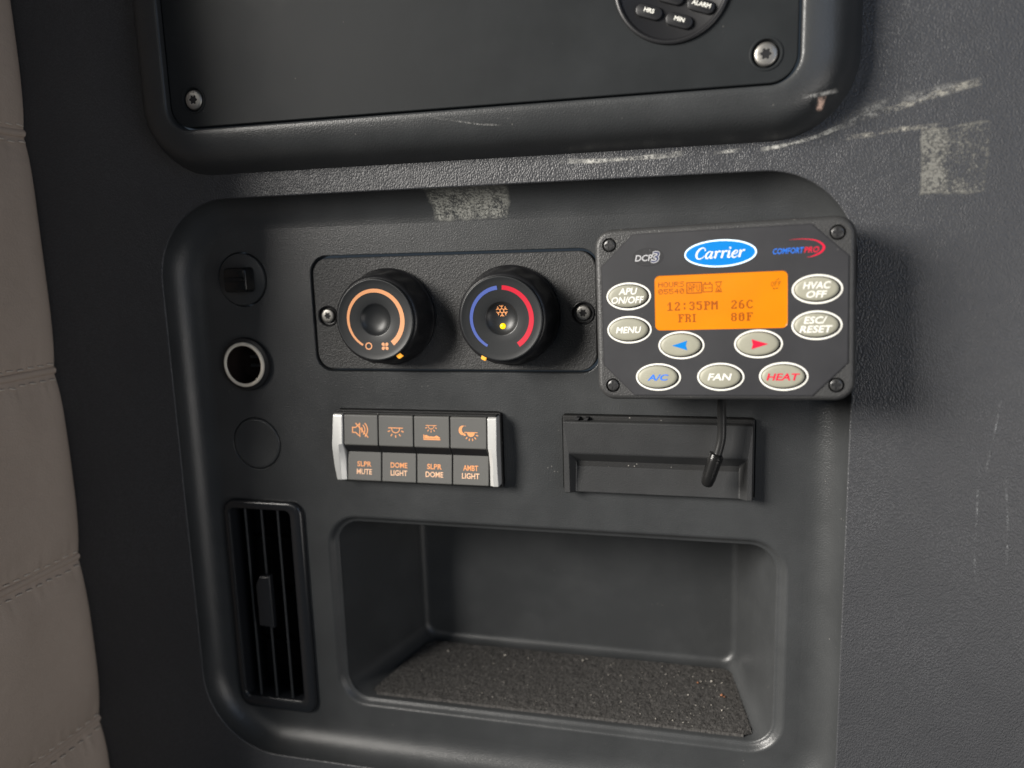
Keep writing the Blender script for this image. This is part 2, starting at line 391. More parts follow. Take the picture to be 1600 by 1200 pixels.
# floor with openings
PLATE = (-130, 53, 8.5, 79.7); SW = (-119, -6.5, -66.4, -17.2); DR = (30.8, 144.6, -67.0, -17.6); VT = (-208, -151, -238, -84.5)
BIN0 = (-132, 163.5, -229.5, -91.5)
def bin_loop(o, r=20, n=10): return sh(rrect(BIN0[0]+o, BIN0[1]-o, BIN0[2]+o*.75, BIN0[3]-o*.85, r-o*0.9, n))
holes = [sh(rrect(PLATE[0]-2.0, PLATE[1]+2.0, PLATE[2]-2.0, PLATE[3]+2.0, 12, 8)), sh(rrect(*SW, 3, 5)), sh(rrect(*DR, 3, 5)), sh(rrect(*VT, 8, 6)),
         sh(circ(-182.5, 11.5, 16.5)), sh(circ(-181, 67.5, 18.2)), sh(circ(-180.8, -43.3, 18.4)), bin_loop(-1.2, 21)]
fl = fillet(1)[0]
mb.plate(rec_loop(fl), holes, 0.0)
mb.build('recess_floor', 'moulded_plastic', panel, smooth=50)
# rounded rims dropping into every opening
for k, hl in enumerate(holes[:-1]):
    cx = sum(p[0] for p in hl)/len(hl); cz = sum(p[1] for p in hl)/len(hl)
    def inset(l, o):
        out = []
        n = len(l)
        for i in range(n):
            a, b = np.array(l[i-1]), np.array(l[(i+1) % n]); t = b-a; t = t/(np.linalg.norm(t)+1e-9); out.append((l[i][0]-t[1]*o, l[i][1]+t[0]*o))
        return out
    mb = PM(); mb.loft([lift(hl, 0.0), lift(inset(hl, 0.25), -0.1), lift(inset(hl, 0.45), -0.5), lift(inset(hl, 0.5), -9.0)])
    mb.build('opening_rim', 'moulded_plastic', panel, smooth=60)
# storage bin: flared lip, drafted walls, back
binp = [(-1.2, 0.0), (-.3, -0.12), (.5, -.5), (1.2, -1.1), (2.2, -2.2), (3.2, -3.1), (4.2, -3.5), (4.9, -3.7), (5.5, -4.2), (5.85, -5.0), (6.0, -6.0)]
mb = PM(); mb.loft([lift(bin_loop(o, 21), h) for o, h in binp])
def bwall(t):      # t = 0 front, 1 back
    x0 = -126+30*t; x1 = 157.5-20*t; z0 = -225.0+9*t; z1 = -96.6-12*t
    return sh(rrect(x0, x1, z0, z1, 15.6-3*t, 10))
loops = [lift(bwall(t), -6.0-75*t) for t in (0, .3, .6, .85, .93)]
mb.loft(loops)
last = (-126+30*.93, 157.5-20*.93, -225.0+9*.93, -96.6-12*.93)
bk = []
for k in range(1, 7):
    a = k/6*math.pi/2; o = 6*(1-math.cos(a)); bk.append(lift(sh(rrect(last[0]+o, last[1]-o, last[2]+o, last[3]-o, max(12.8-o, 1), 10)), -6-75*.93-6*math.sin(a)))
mb.loft([loops[-1]]+bk, cap1=True)
bino = mb.build('storage_bin', 'moulded_plastic', panel, smooth=50, fix=False)
# carpet in the bin
def cz(hh): return -225.0+9*(-hh-6)/75.0          # bin floor height at depth
def carpet():
    mb = MB(); nx, nh = 430, 116
    X = lambda u, t: (-113+22*t)+u*((148-13*t)-(-113+22*t))
    hd = lambda t: -7.2-65*t
    def out(u, t):
        if (max(0, u-.955)/.045)**2+(max(0, t-.86)/.14)**2 > 1: return True
        if (max(0, .035-u)/.035)**2+(max(0, t-.90)/.10)**2 > 1: return True
        return (max(0, u-.965)/.035)**2+(max(0, .10-t)/.10)**2 > 1 or (max(0, .03-u)/.03)**2+(max(0, .10-t)/.10)**2 > 1
    noise = rng.normal(0, 0.13, (nh+1, nx+1)); big = np.kron(rng.normal(0, .14, (nh//5+2, nx//5+2)), np.ones((5, 5)))[:nh+1, :nx+1]
    for _ in range(2): big = (big+np.roll(big, 1, 0)+np.roll(big, 1, 1)+np.roll(big, -1, 0)+np.roll(big, -1, 1))/5
    for j in range(nh+1):
        t = j/nh
        for i in range(nx+1):
            u = i/nx; e = min(u, 1-u, t*0.4, (1-t)*0.4)
            z = cz(hd(t))+1.9+noise[j, i]+big[j, i]-(1.8 if e < 0.003 else 0)
            mb.v.append((X(u, t)+rng.normal(0, .12), hd(t)+rng.normal(0, .12), z+PZ))
    for j in range(nh):
        for i in range(nx):
            if out((i+.5)/nx, (j+.5)/nh): continue
            a = j*(nx+1)+i; mb.f.append([a, a+1, a+nx+2, a+nx+1])
    for _ in range(60000):
        u, t = rng.random(), rng.random()
        if out(u, t): continue
        x = X(u, t); hh = hd(t); z = cz(hh)+1.8
        a = rng.random()*6.28; l = rng.uniform(.4, 1.2); w = .08
        dx, dh = math.cos(a), math.sin(a)
        mb.face([(x-dh*w, hh+dx*w, z+PZ), (x+dh*w, hh-dx*w, z+PZ), (x+dx*l, hh+dh*l, z+PZ+l*rng.uniform(.25, .8))])
    o = mb.build('carpet_mat', 'carpet_fibre', bino, smooth=0); o['kind'] = 'stuff'
    return o
carpet()
def crumb_field():
    mb = MB(); mb2 = MB()
    def blob(m, x, h, z, r):
        p = [(x+r*rng.uniform(.6, 1.2)*a, h+r*rng.uniform(.6, 1.2)*b, z+r*rng.uniform(.6, 1.1)*c) for a, b, c in ((1, 0, 0), (0, 1, 0), (-1, 0, 0), (0, -1, 0), (0, 0, 1), (0, 0, -1))]
        i = m.add(p)
        for a, b in ((0, 1), (1, 2), (2, 3), (3, 0)): m.f += [[i[a], i[b], i[4]], [i[b], i[a], i[5]]]
    for _ in range(150):
        t = rng.random(); u = rng.random()**0.55
        x = -96+20*t+u*(232-30*t); blob(mb, x, -9-60*t, cz(-9-60*t)+2.4, rng.choice([.25, .3, .4, .5], p=[.5, .3, .15, .05]))
    for x, t, r in ((-72, .85, .9), (-28, .88, .85), (30, .93, .9), (114, .75, .8), (121, .78, .9), (90, .82, .6), (106, .5, .7), (128, .3, .7)): blob(mb, x, -9-60*t, cz(-9-60*t)+2.5, r)
    for x, t, r in ((128, .55, 1.3), (112, .73, .8), (129.6, .53, .9)): blob(mb2, x, -9-60*t, cz(-9-60*t)+2.5, r)
    a = mb.build('crumbs', 'crumb_pale', None, smooth=0); a['kind'] = 'stuff'; a['label'] = 'pale crumbs and grit scattered over the bin carpet'; a['category'] = 'crumbs'
    b = mb2.build('crumbs', 'crumb_brown', None, smooth=0); b['kind'] = 'stuff'; b['label'] = 'brown crumbs at the right end of the bin carpet'; b['category'] = 'crumbs'
crumb_field()
# raised frame above
def bez(t):
    return t
prof = [(0.0, 18.0), (0.02, 19.2), (0.06, 22.5), (0.12, 26.5), (0.20, 30.8), (0.30, 34.4), (0.42, 37.2), (0.55, 39.0), (0.70, 40.2), (0.84, 40.9), (0.93, 41.1), (0.965, 40.9), (0.985, 40.4), (0.99, 39.5), (0.992, 33)]
mb = PM(); mb.loft([lift(bez_loop(t), h) for t, h in prof])
mb.build('raised_frame', 'moulded_plastic', panel, smooth=50)

# ================================================================== upper cover plate
cover = thing('cover_plate', 'large smooth black cover plate held by star screws in the raised frame', 'cover plate', (-18, 38, 158))
def lc(x, z): return x+18, z-158
mb = MB()
def cl(o): return [(x+18, z-158) for x, z in rrect(-194.3+o, 158.6-o, 158.6+o, 374-o, 13-o, 10)]
CK = (98.5, 209.5)
hole = [(x+18, z-158) for x, z in circ(CK[0], CK[1], 27.2)]
scr = [(-178.7, 174.4), (143.6, 172.5)]
sh_ = [[(x+18, z-158) for x, z in circ(a, b, 6.9, 32)] for a, b in scr]
mb.loft([lift(cl(0), -6), lift(cl(0), -0.5), lift(cl(0.2), -0.12), lift(cl(0.6), 0)])
mb.plate(cl(0.6), [hole]+sh_, 0)
mb.build('plate_face', 'cover_plastic', cover, smooth=50)
for a, b in scr:
    mb = MB(); lathe(mb, a+18, b-158, [(8.1, 0.02), (8.0, 0.35), (7.5, 0.55), (7.0, 0.4), (6.6, -0.6), (6.3, -2.2), (3, -2.3)], 40)
    w = mb.build('screw_cup', 'cover_plastic', cover, smooth=40)
    mb = MB(); star_screw(mb, a+18, b-158, -1.6, 5.7, 1.9, 1.8, rs=.40)
    sc_ = mb.build('screw', 'screw_steel', cover, smooth=35); socket_shade(a+18, b-158, .06, 5.7*.40, 'star', sc_)
# ================================================================== alarm clock
CH = 38
clock = thing('alarm_clock', 'round black alarm clock with small pill buttons cut off by the top of the photo', 'clock', (CK[0], CH, CK[1]), rot=(0, R(19), 0))
mb = MB(); lathe(mb, 0, 0, [(26.9, -6), (26.9, -.2), (28.7, .05), (28.9, .6), (28.7, 1.4), (28.0, 1.9), (27.2, 1.9), (26.6, 1.5), (26.3, .8), (26.0, .6)], 64, cap1=True)
mb.build('clock_body', 'satin_black', clock, smooth=40)
ca, sa = math.cos(R(19)), math.sin(R(19))
def ck(x, z):
    dx, dz = x-CK[0], z-CK[1]; return dx*ca-dz*sa, dx*sa+dz*ca
for (x, z), t in (((87.1, 196.9), 'HRS'), ((101.9, 191.4), 'MIN'), ((112.4, 197.4), 'ALARM'), ((97.6, 202.9), '')):
    u, v = ck(x, z); mb = MB()
    mb.loft([lift(rrect(u-6.9, u+6.9, v-3.2, v+3.2, 3.1, 6), .4), lift(rrect(u-6.9, u+6.9, v-3.2, v+3.2, 3.1, 6), 1.5), lift(rrect(u-6.6, u+6.6, v-2.9, v+2.9, 2.9, 6), 2.1), lift(rrect(u-6.0, u+6.0, v-2.3, v+2.3, 2.3, 6), 2.3)], cap1=True)
    b = mb.build('button', 'satin_black', clock, smooth=40)
    if t:
        w = 2.6 if len(t) == 3 else 4.7
        flat('lettering', text_polys(t, u-w, u+w, v-.5, v+1.6, bold=.03), 2.42, 'print_white', b)
# a small display window above the buttons, mostly outside the picture
mb = MB(); mb.loft([lift(rrect(-17, 17, 5, 17, 2, 4), .5), lift(rrect(-17, 17, 5, 17, 2, 4), 1.2), lift(rrect(-16, 16, 6, 16, 2, 4), 1.4)], cap1=True)
mb.build('display_window', 'cap_rubber', clock, smooth=40)

# ================================================================== climate control unit
CX = -38.5
clim = thing('climate_control', 'black two-knob climate control plate with orange, blue and red dial arcs', 'climate control', (CX, 0, 44))
mb = MB()
def pl(o): return [(x-CX, z-44) for x, z in rrect(PLATE[0]+o, PLATE[1]-o, PLATE[2]+o, PLATE[3]-o, 10.5-o, 8)]
ps = [(-121.3, 43.0), (44.9, 43.3)]
sc_h = [[(x-CX, z-44) for x, z in circ(a, b, 6.0, 32)] for a, b in ps]
mb.loft([lift(pl(0), -8), lift(pl(0), -.9), lift(pl(.25), -.45), lift(pl(.7), -.3)]); mb.plate(pl(.7), sc_h, -.3)
mb.build('faceplate', 'sandy_plastic', clim, smooth=50)
for a, b in ps:
    mb = MB(); lathe(mb, a-CX, b-44, [(6.9, -.28), (6.8, .2), (6.4, .4), (6.0, .1), (5.7, -1.5), (2, -2.0)], 40)
    mb.build('screw_cup', 'knob_rubber', clim, smooth=40)
    mb = MB(); star_screw(mb, a-CX, b-44, -1.4, 4.6, 1.6, 1.6, rs=.42)
    sc_ = mb.build('screw', 'screw_steel', clim, smooth=35); socket_shade(a-CX, b-44, -.02, 4.6*.42, 'star', sc_)
def knob(kx, kz):
    ox, oz = kx-CX, kz-44
    mb = MB(); n = 168
    prof = [(29.0, -.2), (30.2, .6), (30.3, 3.5), (29.6, 4.2), (29.3, 5.0, .1), (28.8, 6.5, .55), (28.2, 11, .6), (27.5, 17, .55), (27.1, 19.5, .25), (26.9, 20.4), (26.6, 21.2), (26.0, 22.0), (25.3, 22.5), (24.7, 22.7)]
    lathe(mb, ox, oz, prof, n, rib=14)
    k = mb.build('knob', 'knob_rubber', clim, smooth=40)
    mb = MB()
    mb.loft([lift(circ(ox, oz, r, 96), h) for r, h in ((24.9, 22.0), (24.8, 24.0), (24.5, 24.5), (24.1, 24.65), (23.6, 24.5), (21, 24.2), (14, 23.7), (10.2, 23.4), (9.7, 23.3), (9.4, 23.0), (8.6, 22.2), (7.2, 21.3), (5.0, 20.5), (2.5, 20.1))], cap1=True)
    mb.build('dial_face', 'knob_face', k, smooth=40)
    return k, ox, oz
def face_h(ox, oz):
    def f(u, v):
        r = math.hypot(u-ox, v-oz); return np.interp(r, [0, 2.5, 5, 7.2, 8.6, 9.4, 9.7, 10.2, 14, 21, 23.6], [20.05, 20.1, 20.5, 21.3, 22.2, 23.0, 23.3, 23.4, 23.7, 24.2, 24.5])+.14
    return f
k1, ox, oz = knob(-77.7, 42.4); fh = face_h(ox, oz)
n = 60; pts = arc(ox, oz, 17.6, 240, -54, n); flat('level_arc', ribbon(pts, [1.25+2.0*(i/n) for i in range(n+1)]), fh, 'dial_orange', k1)
# round the arc ends
u, v = ox+16.7*math.cos(R(252)), oz+16.7*math.sin(R(252)); flat('off_icon', ribbon(arc(u, v, 1.9, 0, 360, 20)[:-1], .75, True), fh, 'dial_orange', k1)
u, v = ox+16.9*math.cos(R(289)), oz+16.9*math.sin(R(289)); pol = []
for q in range(4):
    a = 45+90*q; cu_, cv_ = u+1.75*math.cos(R(a)), v+1.75*math.sin(R(a))
    pol.append([(cu_+1.05*math.cos(R(t)), cv_+1.05*math.sin(R(t))) for t in range(a-120, a+121, 30)]+[(u+.25*math.cos(R(a)), v+.25*math.sin(R(a)))])
flat('fan_icon', pol, fh, 'dial_orange', k1)
def pointer(k, ox, oz, a):
    c, s = math.cos(R(a)), math.sin(R(a)); mb = MB()
    def P(r, t): return (ox+c*r-s*t, oz+s*r+c*t)
    q = [P(24.9, -1.7), P(27.4, -1.5), P(27.4, 1.5), P(24.9, 1.7)]
    mb.loft([lift(q, 20.6), [(x, h, z) for (x, z), h in zip(q, (23.2, 22.4, 22.4, 23.2))]], cap1=True)
    mb.build('pointer', 'pointer_amber', k, smooth=0, bevel=.4)
pointer(k1, ox, oz, -58)
k2, ox, oz = knob(1.0, 42.5); fh = face_h(ox, oz)
flat('cold_arc', ribbon(arc(ox, oz, 18.0, 241, 96, 40), [1.5+.8*i/40 for i in range(41)]), fh, 'dial_blue', k2)
flat('warm_arc', ribbon(arc(ox, oz, 18.0, 87, -57, 40), [2.5+.6*i/40 for i in range(41)]), fh, 'dial_red', k2)
pol = []
for q in range(6):
    a = R(30+60*q); d = np.array((math.cos(a), math.sin(a))); e = np.array((-d[1], d[0])); c = np.array((ox-.3, oz+4.3))
    pol += ribbon([c+d*1.25, c+d*3.3], .5)
    for sg in (1, -1): pol += ribbon([c+d*2.35+e*sg*.28, c+d*3.3+e*sg*1.15], .42)
pol += ribbon([(ox-.3+1.25*math.cos(R(60*q)), oz+4.3+1.25*math.sin(R(60*q))) for q in range(6)], .5, True)
flat('snowflake_icon', pol, lambda u, v: fh(u, v)+.1, 'lit_orange', k2)
mb = MB(); lathe(mb, ox, oz-4.7, [(1.75, 20.2), (1.75, 20.9), (1.2, 21.5), (.4, 21.7)], 16, cap1=True)
mb.build('indicator_lamp', 'led_yellow', k2, smooth=50)
pointer(k2, ox, oz, 243)

# ================================================================== round fittings at the left
usb = thing('round_switch', 'round black fitting with a ridged block, topmost of the three at left', 'fitting', (-181, 0, 67.5))
mb = MB(); lathe(mb, 0, 0, [(17.0, -9), (17.0, .5), (16.8, 1.0), (16.2, 1.2)], 56, cap1=True); mb.build('round_base', 'moulded_plastic', usb, smooth=40)
mb = MB()
mb.loft([lift(rrect(-7.5, 9.5, -8, 8, 2.5, 5), 1.0), lift(rrect(-7.3, 9.3, -7.8, 7.8, 2.4, 5), 9.4), lift(rrect(-6.6, 8.6, -7.1, 7.1, 2, 5), 10.3), lift(rrect(-5.8, 7.8, -6.3, 6.3, 1.6, 5), 10.5)], cap1=True)
blk = mb.build('block', 'cap_rubber', usb, smooth=40)
mb = MB(); mb.loft([lift(rrect(-6.0, 8.0, -1.3, 1.9, 1.4, 4), 10.3), lift(rrect(-5.6, 7.6, -.9, 1.5, 1.1, 4), 12.2)], cap1=True); mb.build('ridge', 'cap_rubber', blk, smooth=40)
sock = thing('power_socket', 'open round power socket with a bright metal rim', 'power socket', (-182.5, 0, 11.5))
mb = MB(); lathe(mb, 0, 0, [(16.2, -9), (16.2, .6), (17.9, 1.0), (18.0, 2.4), (17.4, 3.4), (15.2, 3.9), (14.7, 3.6), (14.4, 2)], 56); mb.build('collar', 'satin_black', sock, smooth=40)
mb = MB(); lathe(mb, 0, 0, [(14.9, 3.2), (14.9, 4.8), (14.6, 5.2), (13.9, 5.4), (13.1, 5.2), (12.75, 4.8)], 56); mb.build('metal_rim', 'ring_metal', sock, smooth=50)
mb = MB(); lathe(mb, 0, 0, [(12.75, 4.8), (12.4, 3), (12.2, -10), (11.9, -11.5)], 48, cap1=True); mb.build('barrel', 'socket_inside', sock, smooth=40)
for zz in (-2.6, 3.4):
    mb = MB(); mb.box(-4, 9.5, -11.4, -9.6, zz-.9, zz+.9); mb.build('contact_strip', 'slat_plastic', sock, smooth=0, bevel=.3)
blank = thing('blank_plug', 'plain round black blanking plug below the power socket', 'plug', (-180.8, 0, -43.3))
mb = MB(); lathe(mb, 0, 0, [(17.4, -9), (17.4, -.2), (17.1, .25), (16.4, .45), (15.4, .35)], 56, cap1=True); mb.build('plug_disc', 'moulded_plastic', blank, smooth=50)
mb = MB(); lathe(mb, 0, 0, [(18.6, -2.2), (17.2, -2.2)], 48); mb.build('plug_gasket', 'gap_black', blank, smooth=0)

# ================================================================== switch bank
bank = thing('switch_bank', 'bank of four grey rocker switches with orange symbols and silver ends', 'switch bank', (-62.6, 0, -66))
BX, BZ0 = -62.6, -66.0
def sprof(k=0.0):      # (h, z) rocker side profile, top to bottom
    return [(-6, -19.4), (9.2-k, -19.4), (9.9-k, -19.9), (11.8-k, -38.4), (11.5-k, -39.0), (7.6-k, -43.3), (7.4-k, -43.9), (10.0-k, -62.4), (9.6-k, -63.2), (-6, -63.2)]
def extr(mb, x0, x1, prof):
    return mb.loft([[(x0-BX, h, z-BZ0) for h, z in prof], [(x1-BX, h, z-BZ0) for h, z in prof]], cap0=True, cap1=True)
mb = MB(); mb.box(-118.3-BX, -7.2-BX, -8, 3.4, -65.8-BZ0, -17.8-BZ0); mb.build('housing', 'switch_housing', bank, smooth=0, bevel=.5)
mb = MB(); mb.box(-117.4-BX, -8.6-BX, 3.4, 8.9, -19.3-BZ0, -18.2-BZ0); mb.build('top_ledge', 'switch_housing', bank, smooth=0, bevel=.3)
SX = [(-109.7, -86.5), (-85.7, -62.5), (-61.7, -38.5), (-37.7, -14.5)]
WORDS = [('SLPR', 'MUTE'), ('DOME', 'LIGHT'), ('SLPR', 'DOME'), ('AMBT', 'LIGHT')]
def up_h(u, v): return 9.9+(11.8-9.9)*((-19.9-(v+BZ0))/18.5)+.09
def lo_h(u, v): return 7.4+(10.0-7.4)*((-43.9-(v+BZ0))/18.5)+.09
def lamp_polys(cx, cz, s, n=5, fill=False):
    p = ribbon([(cx-5.2*s, cz+1.6*s), (cx+5.2*s, cz+1.6*s)], .6*s)
    if fill: p += [[(cx+3.0*s*math.cos(R(a)), cz+1.2*s+2.9*s*math.sin(R(a))) for a in range(180, 361, 15)]]
    else: p += ribbon(arc(cx, cz+1.3*s, 2.9*s, 180, 360, 14), .6*s)
    for q in range(n):
        a = R(200+140*q/(n-1)); p += ribbon([(cx+4.2*s*math.cos(a), cz+1.1*s+4.2*s*math.sin(a)), (cx+6.0*s*math.cos(a), cz+1.1*s+6.0*s*math.sin(a))], .75*s)
    return p
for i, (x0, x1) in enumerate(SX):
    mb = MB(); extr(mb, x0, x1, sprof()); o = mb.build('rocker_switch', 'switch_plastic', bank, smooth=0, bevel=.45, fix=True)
    # black sheet painting the shade under the step between the two halves
    mb = MB(); mb.face([(x0+.05-BX, 12.05, -39.0-BZ0), (x1-.05-BX, 12.05, -39.0-BZ0), (x1-.05-BX, 7.75, -44.3-BZ0), (x0+.05-BX, 7.75, -44.3-BZ0)][::-1]); mb.build('step_shade', 'gap_black', o, smooth=0)
    cx = (x0+x1)/2-BX; cu = -29.2-BZ0
    if i == 0:
        p = ribbon([(cx-5.6, cu+1.6), (cx-3.4, cu+1.6), (cx-.6, cu+4.2), (cx-.6, cu-4.0), (cx-3.4, cu-1.6), (cx-5.6, cu-1.6)], .7, True)
        for rr in (2.2, 4.0, 5.8): p += ribbon(arc(cx-1.0, cu+.2, rr, -48, 48, 10), .7)
        q = ribbon([(cx-3.4, cu+4.4), (cx+5.2, cu-4.6)], .75)
        flat('slash', q, lambda u, v: up_h(u, v)+.06, 'lit_orange', o)
    elif i == 1: p = lamp_polys(cx, cu+.4, .95)
    elif i == 2:
        p = lamp_polys(cx-.2, cu+3.0, .68)
        p += [[(cx-5.4, cu-5.0), (cx+5.8, cu-5.0), (cx+5.8, cu-4.2), (cx-5.4, cu-4.2)], [(cx-5.4, cu-4.1), (cx-4.7, cu-4.1), (cx-4.7, cu-1.7), (cx-5.4, cu-1.7)],
              [(cx-4.5, cu-4.0), (cx-1.2, cu-4.0), (cx-1.2, cu-2.9), (cx-3.4, cu-1.9), (cx-4.5, cu-2.2)], [(cx-1.1, cu-4.0), (cx+5.6, cu-4.0), (cx+5.6, cu-3.3), (cx+3.4, cu-2.0), (cx+1.6, cu-2.9), (cx-1.1, cu-2.6)]]
    else:
        p = lamp_polys(cx+1.8, cu-.9, .82, 6, True)
        a1 = arc(cx-3.2, cu+1.6, 3.0, 60, 290, 16); a2 = arc(cx-1.6, cu+2.0, 2.5, 270, 85, 16); p += [[*a1, *a2]]
    flat('symbol', p, up_h, 'lit_orange', o)
    a, b = WORDS[i]; wa = 4.9 if a != 'DOME' else 5.7; wb = 5.3 if b == 'MUTE' else (5.7 if b == 'LIGHT' else 5.9)
    flat('lettering', text_polys(a, cx-wa, cx+wa, -53.9-BZ0, -50.5-BZ0, bold=.02), lo_h, 'lit_orange', o)
    flat('lettering', text_polys(b, cx-wb, cx+wb, -58.9-BZ0, -55.4-BZ0, bold=.015), lo_h, 'lit_orange_low', o)
for xa, xb, sg in ((-117.2, -110.6, 1), (-13.6, -7.8, -1)):
    # silver end piece: full height at the outer side, scooped towards the switches below the step
    P0 = [(-4, -19.2), (9.6, -19.2), (10.5, -20.0), (12.6, -39), (12.4, -45), (11.6, -55), (10.4, -63.2), (-4, -63.4)]
    P1 = [(-4, -19.2), (9.8, -19.2), (10.7, -20.0), (12.4, -38.0), (10.4, -41.5), (8.6, -50), (9.3, -63.2), (-4, -63.4)]
    xs = [(xa, P0), (xa+.55*(xb-xa), P0), (xb, P1)] if sg == 1 else [(xa, P1), (xa+.45*(xb-xa), P0), (xb, P0)]
    bul = (lambda z: 1.0*math.sin(math.pi*(z+63.4)/44.2))
    mb = MB(); mb.loft([[((x-(bul(z) if (sg == 1 and q == 0) else 0))-BX, h, z-BZ0) for h, z in pr] for q, (x, pr) in enumerate(xs)], cap0=True, cap1=True)
    mb.build('end_trim', 'satin_chrome', bank, smooth=25, bevel=.7, segs=3, fix=True)

# ================================================================== pull-out tray
dr = thing('pull_out_tray', 'closed black pull-out tray front with a wide finger scoop', 'tray', (87.7, 0, -66))
DX = 87.7
fx0, fx1, fz0, fz1 = 33.2-DX, 142.4-DX, -65.6+66, -20.8+66
mb = MB(); mb.box(31.8-DX, 143.6-DX, -9, 3.0, -66.2+66, -18.4+66); mb.build('tray_body', 'drawer_dusty', dr, smooth=0, bevel=.6)
mb = MB()
sx0, sx1, st = 36.3-DX, 139.8-DX, -40.2+66         # scoop mouth
gx0, gx1, gt = 39.8-DX, 135.6-DX, -46.6+66         # scoop floor
H1, H2 = 9.5, 2.6
outer = [(fx0, fz0), (sx0, fz0), (sx0, st), (sx1, st), (sx1, fz0), (fx1, fz0), (fx1, fz1), (fx0, fz1)]
o_ = [(x, (H1-1.2 if z < 1 else (H1-.8 if z > 40 else H1)), z) for x, z in outer]
ids = mb.add(o_); b = mb.add([(fx0, 2.5, fz0), (fx1, 2.5, fz0), (fx1, 2.5, fz1), (fx0, 2.5, fz1)])
g = mb.add([(gx0, H2+2.5, fz0), (gx0, H2, gt), (gx1, H2, gt), (gx1, H2+2.5, fz0)])
mb.f += [[ids[0], ids[1], ids[2], ids[7]], [ids[2], ids[3], ids[6], ids[7]], [ids[3], ids[4], ids[5], ids[6]],
         [ids[1], g[0], g[1], ids[2]], [ids[2], g[1], g[2], ids[3]], [ids[3], g[2], g[3], ids[4]], [g[0], g[3], g[2], g[1]],
         [ids[7], ids[6], b[2], b[3]], [ids[0], ids[7], b[3], b[0]], [ids[6], ids[5], b[1], b[2]], [b[0], b[1], ids[5], ids[4], g[3], g[0], ids[1], ids[0]]]
mb.build('tray_front', 'drawer_plastic', dr, smooth=0, bevel=.8, segs=3, fix=True)
# pivot clips peeping out at the upper left
for xx in (40.5, 46.0):
    mb = MB(); mb.loft([[(xx-1.4-DX, 3, -20.6+66), (xx+1.6-DX, 3, -20.6+66), (xx+2.6-DX, 3, -18.6+66), (xx+.2-DX, 3, -18.6+66)], [(xx-1.2-DX, 6.4, -20.6+66), (xx+1.3-DX, 6.4, -20.6+66), (xx+2.2-DX, 5.4, -19.0+66), (xx+.4-DX, 5.4, -19.0+66)]], cap0=True, cap1=True)
    mb.build('clip', 'gap_black', dr, smooth=0, bevel=.2)

# ================================================================== air vent
vent = thing('air_vent', 'narrow black air vent with upright slats beside the storage bin', 'air vent', (-179.5, 0, -239))
VX, VZ = -179.5, -239.0
def vl(x0, x1, z0, z1, r): return [(x-VX, z-VZ) for x, z in rrect(x0, x1, z0, z1, r, 6)]
mb = MB()
mb.loft([lift(vl(-208, -151, -238, -84.5, 8), -8), lift(vl(-210, -149.5, -239.6, -83, 9), .1), lift(vl(-210, -149.6, -239.5, -83.1, 9), 2.2), lift(vl(-209.2, -150.6, -238.6, -84, 8.2), 3.4), lift(vl(-208.2, -152.0, -237.6, -85.2, 7.5), 3.8),
         lift(vl(-205.6, -157.5, -232.0, -88.6, 5), 3.5), lift(vl(-205.0, -158.6, -230.6, -89.4, 4), 2.8), lift(vl(-204.6, -159.2, -230, -90, 3.6), 1.0), lift(vl(-204.2, -159.6, -229.6, -90.4, 3.4), -40)])
mb.build('vent_frame', 'vent_plastic', vent, smooth=40)
mb = MB(); mb.loft([lift(vl(-205, -158.6, -230.6, -89.4, 3), -39.5)], cap1=True); mb.build('vent_back', 'gap_black', vent, smooth=0)
for xx in (-194.5, -181.8, -169.2):
    mb = MB(); z0, z1 = -230-VZ, -90-VZ; xx -= VX
    pr = [(xx-.2, 1.2), (xx+.5, 1.4), (xx+.9, .8), (xx-7.2, -13), (xx-8.0, -13.6), (xx-8.6, -13), (xx-.7, .6)]
    mb.loft([[(x, h, z0) for x, h in pr], [(x, h, z1) for x, h in pr]], cap0=True, cap1=True)
    sl = mb.build('slat', 'slat_plastic', vent, smooth=30, fix=True)
    if abs(xx+VX+181.8) < 1:
        mb = MB(); a, b = -174.5-VZ, -138.5-VZ
        def tb(x0, x1, zlo, zhi, ch): return [(x0, zlo), (x1, zlo-1), (x1, zhi+2), (x0+ch*.6, zhi+1.4), (x0, zhi-ch)]
        mb.loft([lift(tb(xx-6.5, xx+5.2, a, b, 6), 1.0), lift(tb(xx-6.5, xx+5.2, a, b, 6), 4.6), lift(tb(xx-5.6, xx+4.2, a+1, b-1, 5), 5.6)], cap0=True, cap1=True)
        mb.build('thumb_tab', 'vent_plastic', sl, smooth=30, bevel=.5)
for zz in (-200, -160, -120):
    mb = MB(); mb.box(-204-VX, -160-VX, -30, -22, zz-.8-VZ, zz+.8-VZ); mb.build('rear_slat', 'gap_black', vent, smooth=0)

# ================================================================== wall controller
A = Matrix.Rotation(R(-3.9), 3, 'Z') @ Matrix.Rotation(R(-2.69), 3, 'X') @ Matrix.Rotation(R(-1.40), 3, 'Y')
dev = thing('wall_controller', 'black controller box with a glowing orange display and nine oval buttons', 'controller', (123.2, 50.5, 47.1), rot=A.to_euler())
mb = MB(); DW, DH = 64.0, 45.0
def dl(o, r=9.5): return rrect(-DW+o, DW-o, -DH+o, DH-o, max(r-o, 1), 8)
scr4 = [(-55.9, 36.8), (55.4, 36.9), (-55.7, -37.2), (55.3, -37.1)]
sh4 = [circ(a, b, 3.75, 32) for a, b in scr4]
lcd_hole = rrect(-32.6, 32.6, -8.4, 19.7, 2.6, 5)
mb.loft([lift(dl(2.0), -25.5), lift(dl(.8), -24.8), lift(dl(.4), -23.5), lift(dl(0), -3.2), lift(dl(.25), -1.8), lift(dl(.9), -.75), lift(dl(1.8), -.15), lift(dl(2.6), 0)], cap0=True)
mb.plate(dl(2.6), sh4+[lcd_hole], 0)
